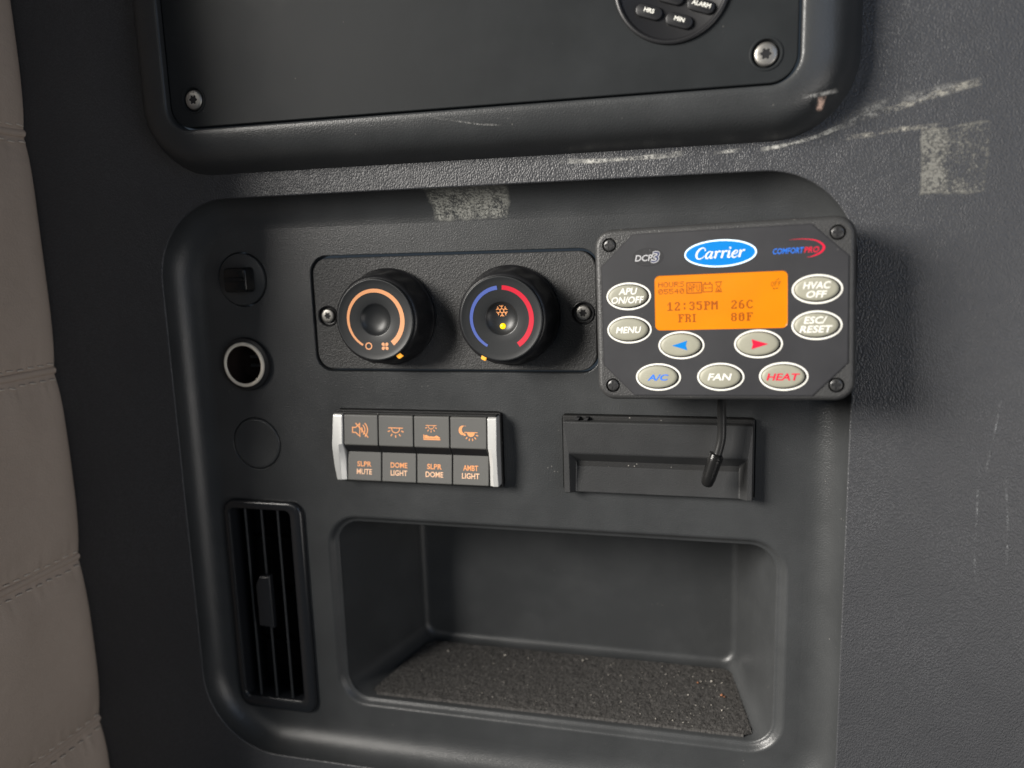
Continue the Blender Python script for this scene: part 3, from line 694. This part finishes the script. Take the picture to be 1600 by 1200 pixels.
mb.build('housing', 'device_plastic', dev, smooth=40)
for a, b in scr4:
    mb = MB(); lathe(mb, a, b, [(3.8, 0.02), (3.7, -.3), (3.6, -2.2), (1, -2.2)], 32); mb.build('screw_well', 'gap_black', dev, smooth=40)
    mb = MB(); star_screw(mb, a, b, -1.5, 3.1, 1.4, 1.4, kind='cross', rs=.72); sc_ = mb.build('screw', 'screw_black', dev, smooth=35); socket_shade(a, b, -.3, 3.1*.70, 'cross', sc_)
lab = [(-43.4, 41.6), (43.4, 41.6), (60.3, 25.6), (60.3, -26), (44.2, -42.3), (-44.2, -42.3), (-60.3, -26), (-60.3, 25.6)][::-1]
def lab_in(o):
    c = 1-o/55; return [(x*c, z*c) for x, z in lab]
mb = MB(); mb.loft([lift(lab, 0.02), lift(lab, .28), lift(lab_in(.25), .36)]); mb.plate(lab_in(.25), [lcd_hole], .36)
face = mb.build('label_plate', 'device_label_film', dev, smooth=25)
flat('label_border', ribbon([(x*.9985, z*.998) for x, z in lab], .5, True), .40, 'print_grey' if False else 'print_dark', face)
# screen
mb = MB(); mb.loft([lift(lcd_hole, .36), lift(rrect(-32.3, 32.3, -8.1, 19.4, 2.5, 5), .1), lift(rrect(-32.2, 32.2, -8.0, 19.3, 2.5, 5), -.1)]); mb.plate(rrect(-32.2, 32.2, -8.0, 19.3, 2.5, 5), [], -.1)
lcd = mb.build('screen', 'lcd_backlight', dev, smooth=20)
BIG = {
'1': '..##...|.###...|#.##...|..##...|..##...|..##...|..##...|######.', '2': '.####..|##..##.|....##.|...##..|..##...|.##....|##..##.|######.',
'3': '.####..|##..##.|....##.|..###..|....##.|....##.|##..##.|.####..', '5': '######.|##.....|#####..|....##.|....##.|....##.|##..##.|.####..',
'6': '..###..|.##....|##.....|#####..|##..##.|##..##.|##..##.|.####..', '8': '.####..|##..##.|##..##.|.####..|##..##.|##..##.|##..##.|.####..',
'0': '.####..|##..##.|##.###.|###.##.|##..##.|##..##.|##..##.|.####..', ':': '.......|..##...|..##...|.......|.......|..##...|..##...|.......',
'P': '######.|.##..##|.##..##|.#####.|.##....|.##....|.##....|####...', 'M': '##...##|###.###|#######|##.#.##|##...##|##...##|##...##|##...##',
'C': '..####.|.##..##|##.....|##.....|##.....|##.....|.##..##|..####.', 'F': '#######|.##...#|.##.#..|.####..|.##.#..|.##....|.##....|####...',
'R': '######.|.##..##|.##..##|.#####.|.##.##.|.##..##|.##..##|###..##', 'I': '.####..|..##...|..##...|..##...|..##...|..##...|..##...|.####..'}
SML = {'H': '#...#|#...#|#####|#...#|#...#|#...#', 'O': '.###.|#...#|#...#|#...#|#...#|.###.', 'U': '#...#|#...#|#...#|#...#|#...#|.###.', 'R': '####.|#...#|####.|#.#..|#..#.|#...#',
'S': '.####|#....|.###.|....#|....#|####.', '0': '.###.|#..##|#.#.#|##..#|#...#|.###.', '5': '#####|#....|####.|....#|#...#|.###.', '4': '...#.|..##.|.#.#.|#####|...#.|...#.',
'F': '####|#...|###.|#...|#...|#...', 'o': '.##.|#..#|#..#|#..#|#..#|.##.', 'A': '.##.|#..#|#..#|####|#..#|#..#', 'P': '###.|#..#|###.|#...|#...|#...', 'u': '#..#|#..#|#..#|#..#|#..#|.##.'}
def bitmap(rows, x, z, px, pz):
    out = []
    for j, r in enumerate(rows):
        i = 0
        while i < len(r):
            if r[i] == '#':
                k = i
                while k < len(r) and r[k] == '#': k += 1
                a, b = x+i*px, x+k*px; t = z-j*pz; out.append([(a, t-pz*.98), (b-.04*px, t-pz*.98), (b-.04*px, t), (a, t)]); i = k
            else: i += 1
    return out
def lcd_text(s, font, x0, x1, z1, z0, adv):
    n = len(next(iter(font.values())).split('|')); px = (x1-x0)/(len(s)*adv-1); pz = (z1-z0)/n; p = []
    for q, ch in enumerate(s): p += bitmap(font[ch].split('|'), x0+q*adv*px, z1, px, pz)
    flat('lcd_characters', p, .0, 'lcd_segment', lcd)
lcd_text('12:35PM', BIG, -26.2, -.9, 6.0, 1.6, 8); lcd_text('26C', BIG, 5.7, 16.2, 6.0, 1.7, 8)
lcd_text('FRI', BIG, -20.8, -11.0, -.3, -4.5, 8); lcd_text('80F', BIG, 5.6, 16.2, -.3, -4.5, 8)
lcd_text('HOURS', SML, -30.7, -17.6, 16.4, 13.7, 6); lcd_text('05540', SML, -30.7, -17.6, 12.9, 10.2, 6)
lcd_text('oFF', SML, 24.8, 29.6, 14.6, 12.2, 5)
# boxed letters, battery, hourglass, small fan marks
p = ribbon([(-16.2, 15.6), (-8.9, 15.6), (-8.9, 10.3), (-16.2, 10.3)], .55, True)
flat('lcd_box', p, .0, 'lcd_segment', lcd); lcd_text('APu', SML, -15.3, -9.7, 14.9, 11.0, 5)
p = ribbon([(-8.1, 14.5), (-3.6, 14.5), (-3.6, 10.7), (-8.1, 10.7)], .45, True)+[[(-7.5, 14.9), (-6.5, 14.9), (-6.5, 15.6), (-7.5, 15.6)], [(-5.2, 14.9), (-4.2, 14.9), (-4.2, 15.6), (-5.2, 15.6)], [(-7.5, 12.4), (-6.2, 12.4), (-6.2, 12.9), (-7.5, 12.9)], [(-5.5, 12.4), (-4.2, 12.4), (-4.2, 12.9), (-5.5, 12.9)]]
flat('lcd_battery', p, .0, 'lcd_segment', lcd)
p = [[(-2.2, 15.2), (1.3, 15.2), (1.3, 15.7), (-2.2, 15.7)], [(-2.2, 10.3), (1.3, 10.3), (1.3, 10.8), (-2.2, 10.8)]]+ribbon([(-1.6, 15.1), (-1.6, 14.2), (-.6, 13.1), (-1.6, 11.9), (-1.6, 10.9)], .4)+ribbon([(.7, 15.1), (.7, 14.2), (-.3, 13.1), (.7, 11.9), (.7, 10.9)], .4)+[[(-1.3, 10.9), (.4, 10.9), (-.45, 12.1)]]
flat('lcd_hourglass', p, .0, 'lcd_segment', lcd)
p = [[(27.2, 14.9), (29.0, 15.9), (28.6, 16.1), (27.0, 15.2)], [(25.6, 11.6), (26.3, 11.6), (26.6, 10.6), (26.1, 10.6)], [(26.9, 11.5), (28.4, 11.5), (28.4, 11.1), (26.9, 10.9)]]
flat('lcd_fan_mark', p, .0, 'lcd_segment', lcd)
# oval buttons
def oval(cx, cz, rx, rz, n=48): return [(cx+rx*math.cos(2*math.pi*k/n), cz+rz*math.sin(2*math.pi*k/n)) for k in range(n)]
BTN = [('power_button', -46.2, 9.8), ('menu_button', -46.2, -7.7), ('left_button', -19.4, -16.3), ('right_button', 18.7, -16.2), ('cool_button', -31.5, -32.8), ('fan_button', .2, -32.8), ('heat_button', 30.7, -32.7), ('mode_button', 46.2, 10.1), ('reset_button', 46.1, -7.5)]
for nm, x, z in BTN:
    mb = MB(); mb.loft([lift(oval(x, z, 11.75, 7.25), .37), lift(oval(x, z, 11.7, 7.2), .5), lift(oval(x, z, 10.85, 6.35), .5), lift(oval(x, z, 10.8, 6.3), .37)])
    rim = mb.build('button_rim', 'print_white', face, smooth=0)
    flat('button_gap', [oval(x, z, 10.82, 6.32)], .385, 'gap_black', face)
    bx, bz = x-.25, z+.12
    mb = MB(); mb.loft([lift(oval(bx, bz, 10.25, 5.85), .4), lift(oval(bx, bz, 10.2, 5.8), 1.2), lift(oval(bx, bz, 9.8, 5.4), 1.65), lift(oval(bx, bz, 8.5, 4.5), 1.85), lift(oval(bx, bz, 5, 2.6), 1.95)], cap1=True)
    bo = mb.build(nm, 'button_rubber', dev, smooth=50)
    T = {'power_button': [('APU', -51.2, -41.2, 10.7, 14.2, 'print_white'), ('ON/OFF', -55.0, -37.8, 6.1, 9.7, 'print_white')], 'menu_button': [('MENU', -53.0, -39.6, -9.4, -6.0, 'print_white')],
         'cool_button': [('A/C', -36.9, -26.0, -34.5, -31.2, 'print_blue_text')], 'fan_button': [('FAN', -6.2, 5.9, -34.4, -30.9, 'print_white')], 'heat_button': [('HEAT', 22.5, 38.3, -34.5, -31.0, 'print_red')],
         'mode_button': [('HVAC', 39.6, 52.4, 10.3, 13.8, 'print_white'), ('OFF', 41.2, 50.8, 6.0, 9.4, 'print_white')], 'reset_button': [('ESC/', 40.0, 50.9, -6.6, -3.1, 'print_white'), ('RESET', 38.1, 53.3, -11.0, -7.5, 'print_white')]}.get(nm, [])
    for s, a, b, c, d, m in T: flat('lettering', text_polys(s, a, b, c, d, shear=.22, bold=.022), 2.02, m, bo)
    if nm == 'left_button': flat('arrow', [[(x-4.6, z), (x+3.2, z-2.5), (x+2.5, z), (x+3.2, z+2.5)]], 2.02, 'print_blue', bo)
    if nm == 'right_button': flat('arrow', [[(x+4.8, z), (x-3.2, z+2.5), (x-2.6, z), (x-3.2, z-2.5)]], 2.02, 'print_red', bo)
# emblem: blue oval with white script
ex, ez = .5, 29.7
em = flat('oval_emblem', [oval(ex, ez, 17.2, 6.4)], .47, 'print_blue', face)
flat('oval_border', ribbon(oval(ex, ez, 17.3, 6.5), .75, True), .49, 'print_pale_blue', em)
def script():
    """'Carrier' as slanted pen strokes; letter space: x-height 1"""
    th, tn = .27, .12
    G = []
    def st(x, pts, ws, n=6):
        sp_ = spline(pts, n); wv = np.interp(np.linspace(0, len(pts)-1, len(sp_)), range(len(pts)), ws)
        G.append([(x+u+v*.22, v) for u, v in sp_]); W.append(list(wv))
    W = []
    st(0, [(1.22, 1.12), (1.14, 1.42), (.82, 1.58), (.42, 1.38), (.16, .85), (.24, .28), (.58, .0), (.98, .1), (1.26, .4)], [.16, .10, .14, .24, .31, .28, .17, .12, .08])
    st(1.34, [(.86, .86), (.56, 1.0), (.22, .74), (.12, .32), (.30, .03), (.56, .18), (.80, .6)], [.10, .13, .22, .27, .19, .12, .09]); st(1.34, [(.92, 1.0), (.80, .5), (.78, .12), (.94, .03), (1.16, .22)], [.22, .27, .25, .15, .08])
    def r_(x): st(x, [(.02, .84), (.20, .98), (.26, .7), (.22, .0)], [.08, .2, .27, .28]); st(x, [(.27, .52), (.42, .84), (.60, .99), (.78, .92)], [.08, .12, .19, .26])
    r_(2.52); r_(3.40)
    st(4.24, [(.04, .84), (.22, .98), (.24, .6), (.22, .14), (.38, .03), (.58, .22)], [.08, .22, .27, .26, .15, .08]); st(4.24, [(.22, 1.30), (.29, 1.48)], [.27, .25], 2)
    st(4.84, [(.12, .46), (.48, .52), (.72, .72), (.62, .96), (.36, .92), (.14, .55), (.20, .14), (.50, .0), (.86, .24)], [.09, .11, .14, .13, .17, .27, .25, .16, .08])
    r_(5.72)
    pol = []
    sx, sz = 25.2/6.85, 3.45
    for pts, wv in zip(G, W): pol.append(ribbon([(ex-12.7+u*sx, ez-2.35+v*sz+(.012*u)) for u, v in pts], [w*3.35 for w in wv]))
    return pol
for q, pl_ in enumerate(script()): flat('script_stroke', pl_, .485+.004*q, 'print_white', em)
# left emblem
e2 = flat('grey_emblem', [oval(-35.7, 29.6, 8.1, 4.8)], .42, 'print_dark', face)
dots = []
for i in range(-8, 9):
    for j in range(-5, 6):
        u, v = i*.95+(.47 if j % 2 else 0), j*.9
        if (u/7.7)**2+(v/4.4)**2 < 1: dots.append([(-35.7+u+.2*a, 29.6+v+.2*b) for a, b in ((1, 0), (0, 1), (-1, 0), (0, -1))])
flat('emblem_dots', dots, .44, 'sandy_plastic', e2)
flat('lettering', text_polys('DCP', -42.5, -33.2, 27.6, 30.9, shear=.2, bold=.02), .47, 'print_grey', e2)
flat('lettering_outline', text_polys('3', -34.4, -29.5, 26.4, 32.6, shear=.2, bold=.06), .47, 'print_grey', e2)
flat('lettering', text_polys('3', -34.1, -29.8, 26.8, 32.2, shear=.2, bold=.0), .50, 'print_navy', e2)
# right emblem
flat('lettering', text_polys('COMFORT', 25.7, 40.1, 27.9, 30.7, shear=.25, bold=.012), .44, 'print_blue_text', face)
flat('lettering', text_polys('PRO', 40.1, 47.0, 27.9, 30.7, shear=.25, bold=.012), .44, 'print_red', face)
sw = spline([(33.5, 34.6), (39.5, 34.6), (45.5, 33.6), (49.0, 30.9), (48.2, 28.2), (44.6, 26.3), (41.5, 25.7)], 8)
flat('swoosh', ribbon(sw, list(np.interp(np.linspace(0, 1, len(sw)), [0, .3, .55, .75, 1], [.08, .45, 1.15, .75, .08]))), .44, 'print_red', face)
# mounting bracket reaching back to the recess floor
brk = MB(); brk.box(-38, 38, -44, -25.3, -24, 24); brk.build('bracket', 'satin_black', dev, smooth=0, bevel=1.5)

# sensor lead hanging out below the controller
cab = thing('sensor_lead', 'short black cable with a capped end hanging below the controller', 'cable', (124.5, 22, -2))
def tube(mb, pts, rad, n=14, cap=True):
    P = [Vector(p) for p in pts]; loops = []
    for i, p in enumerate(P):
        t = (P[min(i+1, len(P)-1)]-P[max(i-1, 0)]).normalized(); a = t.cross(Vector((0, 1, 0)) if abs(t.y) < .9 else Vector((0, 0, 1))).normalized(); b = t.cross(a).normalized()
        r = rad[i] if isinstance(rad, list) else rad
        loops.append([tuple(p+a*r*math.cos(2*math.pi*k/n)+b*r*math.sin(2*math.pi*k/n)) for k in range(n)])
    return mb.loft(loops, cap0=cap, cap1=cap)
def spline3(pts, n=8):
    xs = spline([(p[0], p[2]) for p in pts], n); hs = [q[0] for q in spline([(p[1], 0) for p in pts], n)]
    return [(a, h, z) for (a, z), h in zip(xs, hs)]
L = spline3([(.9, 10, 14), (.7, 5, 5), (.5, 1, -6), (.7, -1, -16), (.5, -1.5, -24), (-1.2, -1.5, -32), (-2.4, -1.5, -35)])
mb = MB(); tube(mb, L, 2.5); mb.build('cable', 'cable_rubber', cab, smooth=60)
L2 = spline3([(-1.7, -1.5, -32.5), (-3.4, -1.5, -38), (-5.2, -1.5, -44), (-6.8, -1.5, -49.5), (-7.3, -1.5, -51.0), (-7.6, -1.5, -51.9)], 4)
rr = list(np.interp(np.linspace(0, 1, len(L2)), [0, .05, .12, .5, .8, .93, 1], [3.0, 4.0, 4.2, 3.9, 2.8, 2.1, .8]))
mb = MB(); tube(mb, L2, rr); cp = mb.build('end_cap', 'cap_rubber', cab, smooth=60)
for t in (0.6, 1.8): 
    c = L2[1+int(t)]; mb = MB(); tube(mb, [(c[0]+.25, c[1], c[2]+.5), (c[0]-.25, c[1], c[2]-.5)], 4.3, cap=True); mb.build('cap_ridge', 'cap_rubber', cp, smooth=60)

# ================================================================== padded side wall at the left
pad = thing('padded_wall', 'taupe quilted vinyl wall with stitched seams at the left edge', 'padded wall', (-316, WALL, -390))
seams = [-385, -254.5, -127, 8.5, 166.0, 322.0, 478.0]
PD = 202.0
prng = np.random.default_rng(5)
for q in range(6):
    z0, z1 = seams[q], seams[q+1]; mb = MB(); nh, nz = 120, 48
    ph = prng.uniform(0, 6.28, 4)
    for j in range(nz+1):
        v = j/nz; zz = z0+(z1-z0)*v
        PDz = PD+48*min(1, max(0, (zz-40)/170))  # unseen end deepened towards the top to shade the upper left
        for k in range(nh+4):
            if k > nh:      # wrap round the free end of the wall
                mb.v.append(((-24, -38, -62)[k-nh-1], PDz+(.8, 1.6, 1.0)[k-nh-1], zz+390)); continue
            h = .4+k/nh*PDz
            edge = min(1, h/14.0); e2_ = min(1, (PDz-h)/25.0)
            b = (1-abs(2*v-1)**3.6)**.9
            x = -7.0+7.0*b*(math.sqrt(max(0, 1-(1-edge)**2))*.5+.5)
            x -= 20*(1-math.sqrt(max(0, 1-(1-e2_)**2)))
            x += .7*math.sin(h*.07+ph[0]+v*3)*b+.5*math.sin(h*.16+ph[1]-v*5)*b*max(0, 1-abs(v-.9)*4)
            ds = min(v, 1-v)*(z1-z0); x += (.30*math.sin(h*.62+ph[3]+2.6*math.sin(h*.13+ph[2]))+.16*math.sin(h*1.07+ph[1]))*(.55+.45*math.sin(h*.21+ph[0]))*math.exp(-((ds-9)/7.0)**2)*(1 if 2 < h else 0)
            mb.v.append((x, h, zz+390+(.8*math.sin(h*.045+ph[2]) if 0 < j < nz else 0)))
    for j in range(nz):
        for k in range(nh+3):
            a = j*(nh+4)+k; mb.f.append([a, a+nh+4, a+nh+5, a+1])
    mb.build('cushion', 'taupe_vinyl', pad, smooth=80)
mb = MB(); mb.box(-60, -12, 0, PD-26, 5, 866); mb.build('backing', 'gap_black', pad, smooth=0)
# piping fold and stitches
mb = MB(); tube(mb, [(0, -2.6, 0), (0, -1.8, .1), (0, 1.8, .1), (0, 2.6, 0)], [.25, .6, .6, .25], 6)
stm = None
for zs in seams[1:-1]:
    mb = MB(); tube(mb, [(-7.0, .5+(PD-14)*k/24, zs+390+.6) for k in range(25)], 2.7, 10); mb.build('seam_fold', 'taupe_vinyl', pad, smooth=60)
    for dz, dx in ((5.0, -4.1), (-5.6, -4.0)):
        for k in range(22):
            if stm is None:
                m2 = MB(); tube(m2, [(0, -2.7, 0), (0, -1.6, .1), (0, 1.6, .1), (0, 2.7, 0)], [.25, .62, .62, .25], 6)
                so = m2.build('stitch', 'stitch_thread', pad, smooth=60); stm = so.data
            else:
                so = bpy.data.objects.new('stitch', stm); COL.objects.link(so); so.parent = pad
            so.location = ((dx+prng.normal(0, .15))*.001, -(5+k*8.2)*.001, (zs+390+dz+prng.normal(0, .25))*.001)
            so.rotation_euler = (R(prng.normal(0, 4)-6), 0, 0)

# ================================================================== tape residue and scuffs
def patch(name, label, mat, quad, h=WALL+.12, nu=2, nv=2, surf=None):
    me = bpy.data.meshes.new(name); vs = []; uv = []; fs = []
    c = np.mean(np.array(quad), axis=0)
    for j in range(nv+1):
        for i in range(nu+1):
            u, v = i/nu, j/nv
            p = (np.array(quad[0])*(1-u)+np.array(quad[1])*u)*(1-v)+(np.array(quad[3])*(1-u)+np.array(quad[2])*u)*v
            x, hh, z = (p[0], h, p[1]) if surf is None else surf(p[0], p[1])
            vs.append(((x-c[0])*.001, -hh*.001, (z-c[1])*.001)); uv.append((u, v))
    for j in range(nv):
        for i in range(nu): a = j*(nu+1)+i; fs.append([a, a+1, a+nu+2, a+nu+1])
    me.from_pydata(vs, [], fs); ul = me.uv_layers.new(name='UVMap')
    for lp in me.loops: ul.data[lp.index].uv = uv[lp.vertex_index]
    me.shade_smooth(); me.materials.append(MATS[mat]); o = bpy.data.objects.new(name, me); COL.objects.link(o); o.location = (c[0]*.001, 0, c[1]*.001)
    o['label'] = label; o['category'] = 'scuff' if 'scuff' in name or 'scratch' in name else 'tape residue'
    return o
def strip(name, label, mat, pts, w, h=WALL+.16, surf=None):
    """a worn streak following a polyline"""
    me = bpy.data.meshes.new(name); sp_ = spline(pts, 6); n = len(sp_); q = ribbon(sp_, w); vs = []; fs = []; uvs = []
    c = np.mean(np.array(sp_), axis=0)
    for i, (a, b, cc, d) in enumerate(q):
        k = len(vs)
        for (x, z), uv in zip((a, b, cc, d), ((i/(n-1), 0), ((i+1)/(n-1), 0), ((i+1)/(n-1), 1), (i/(n-1), 1))):
            hh = h if surf is None else surf(x, z)[1]
            vs.append(((x-c[0])*.001, -hh*.001, (z-c[1])*.001)); uvs.append(uv)
        fs.append([k, k+1, k+2, k+3])
    me.from_pydata(vs, [], fs); ul = me.uv_layers.new(name='UVMap')
    for lp in me.loops: ul.data[lp.index].uv = uvs[lp.vertex_index]
    me.materials.append(MATS[mat]); o = bpy.data.objects.new(name, me); COL.objects.link(o); o.location = (c[0]*.001, 0, c[1]*.001)
    o['label'] = label; o['category'] = 'scuff'
    return o
patch('tape_residue', 'square patch of grey tape glue on the wall right of the raised frame', 'tape_square', [(219.5, 102.0), (250.3, 101.6), (250.8, 138), (218.0, 135)])
def rec_surf(x, s):       # s: distance down from the recess edge along the concave wall
    off = 119-s
    t = max(0, min(1, s/22.0)) if False else None
    return None
def top_fillet(x, d):
    """d = 0 at the recess edge .. 1 at the floor"""
    if d < .06: return (x, WALL+.1-.3*d, 119+.3-8*d)
    o, h = fillet((d-.06)/.94) if d <= 1 else (fillet(1)[0]+(d-1)*14, 0)
    a = (d-.06)/.94*math.pi/2
    return (x, h+.18*max(.25, math.sin(min(a, 1.57)))+.05, 119-o-.18*math.cos(min(a, 1.57)))
def tape_wrap():
    me = bpy.data.meshes.new('tape_residue'); vs, uv, fs = [], [], []
    nu, nv = 14, 16
    for j in range(nv+1):
        for i in range(nu+1):
            u, v = i/nu, j/nv
            x = (-49.5+u*56)*(1-v)+(-46.5+u*48.5)*v; p = top_fillet(x, .02+v*.98)
            vs.append(((p[0]+21)*.001, -p[1]*.001, (p[2]-110)*.001)); uv.append((u, v))
    for j in range(nv):
        for i in range(nu): a = j*(nu+1)+i; fs.append([a, a+nu+1, a+nu+2, a+1])
    me.from_pydata(vs, [], fs); ul = me.uv_layers.new(name='UVMap')
    for lp in me.loops: ul.data[lp.index].uv = uv[lp.vertex_index]
    me.shade_smooth(); me.materials.append(MATS['tape_glue']); o = bpy.data.objects.new('tape_residue', me); COL.objects.link(o); o.location = (-.021, 0, .110)
    o['label'] = 'grey tape glue wrapped over the top edge of the recess'; o['category'] = 'tape residue'
tape_wrap()
strip('scuff', 'white scuff line along the ledge between frame and recess', 'scuff_white', [(34, 129.6), (55, 128.4), (80, 128.6), (104, 129.6)], 3.2)
strip('scuff', 'short white scuff just right of the longer ledge scuff', 'scuff_white', [(118, 128.8), (126, 129.3), (134, 129.6)], 2.6)
strip('scuff', 'white scuff curving up around the raised frame corner', 'scuff_white', [(142, 129.0), (152, 130.5), (168, 133.5), (183, 139.0)], 2.6)
patch('scuff', 'broad grey rub mark rising right of the raised frame corner', 'scuff_faint', [(176, 134), (205, 143), (206, 152), (186, 147)])
strip('scuff', 'thin pale scuff above the square glue patch on the wall', 'glue_edge', [(197, 143), (212, 147), (228, 151.5), (246, 156)], 4.0)
patch('scuff', 'faint grey smear beneath the upper wall scuff', 'scuff_faint', [(205, 143), (244, 152.5), (246, 158), (206, 153.5)])
strip('scuff', 'thin broken scuff leading to the top of the glue patch', 'glue_edge', [(181, 132.6), (196, 133.6), (210, 135.2), (231, 135.6)], 3.2)
strip('scratch', 'long upright scratch low on the right side of the wall', 'scuff_vertical', [(255.5, -30), (256, -62), (257.3, -98), (262.5, -121)], 1.6)
strip('scratch', 'upright scratch slanting above the long one on the wall', 'scuff_vertical', [(263.5, -2), (261.5, -20), (258.5, -44)], 1.5)
strip('scratch', 'faint upright scratch at the far right of the wall', 'scuff_vertical', [(268, -40), (271, -70), (272, -100)], 1.5)
def frame_h(z):           # height of the raised frame's lower bar at z
    t = (z-133)/24.5; return float(np.interp(t, [p[0] for p in prof], [p[1] for p in prof]))+.25
patch('scuff', 'pinkish chip on the lower right corner of the raised frame', 'scuff_pink', [(166.5, 143.5), (170.5, 143), (172, 150.5), (168, 150.5)], nu=2, nv=6, surf=lambda x, z: (x, frame_h(z), z))
strip('scuff', 'small grey nick across the pinkish chip on the frame corner', 'scuff_faint', [(160, 150.8), (168, 151), (177, 152.6)], 2.2, surf=lambda x, z: (x, frame_h(z)+.1, z))
strip('scuff', 'hairline pale scratch on the frame below the cover plate', 'scuff_faint', [(-30, 154), (-5, 149), (10, 147.5)], 1.2, surf=lambda x, z: (x, frame_h(z)+.1, z))
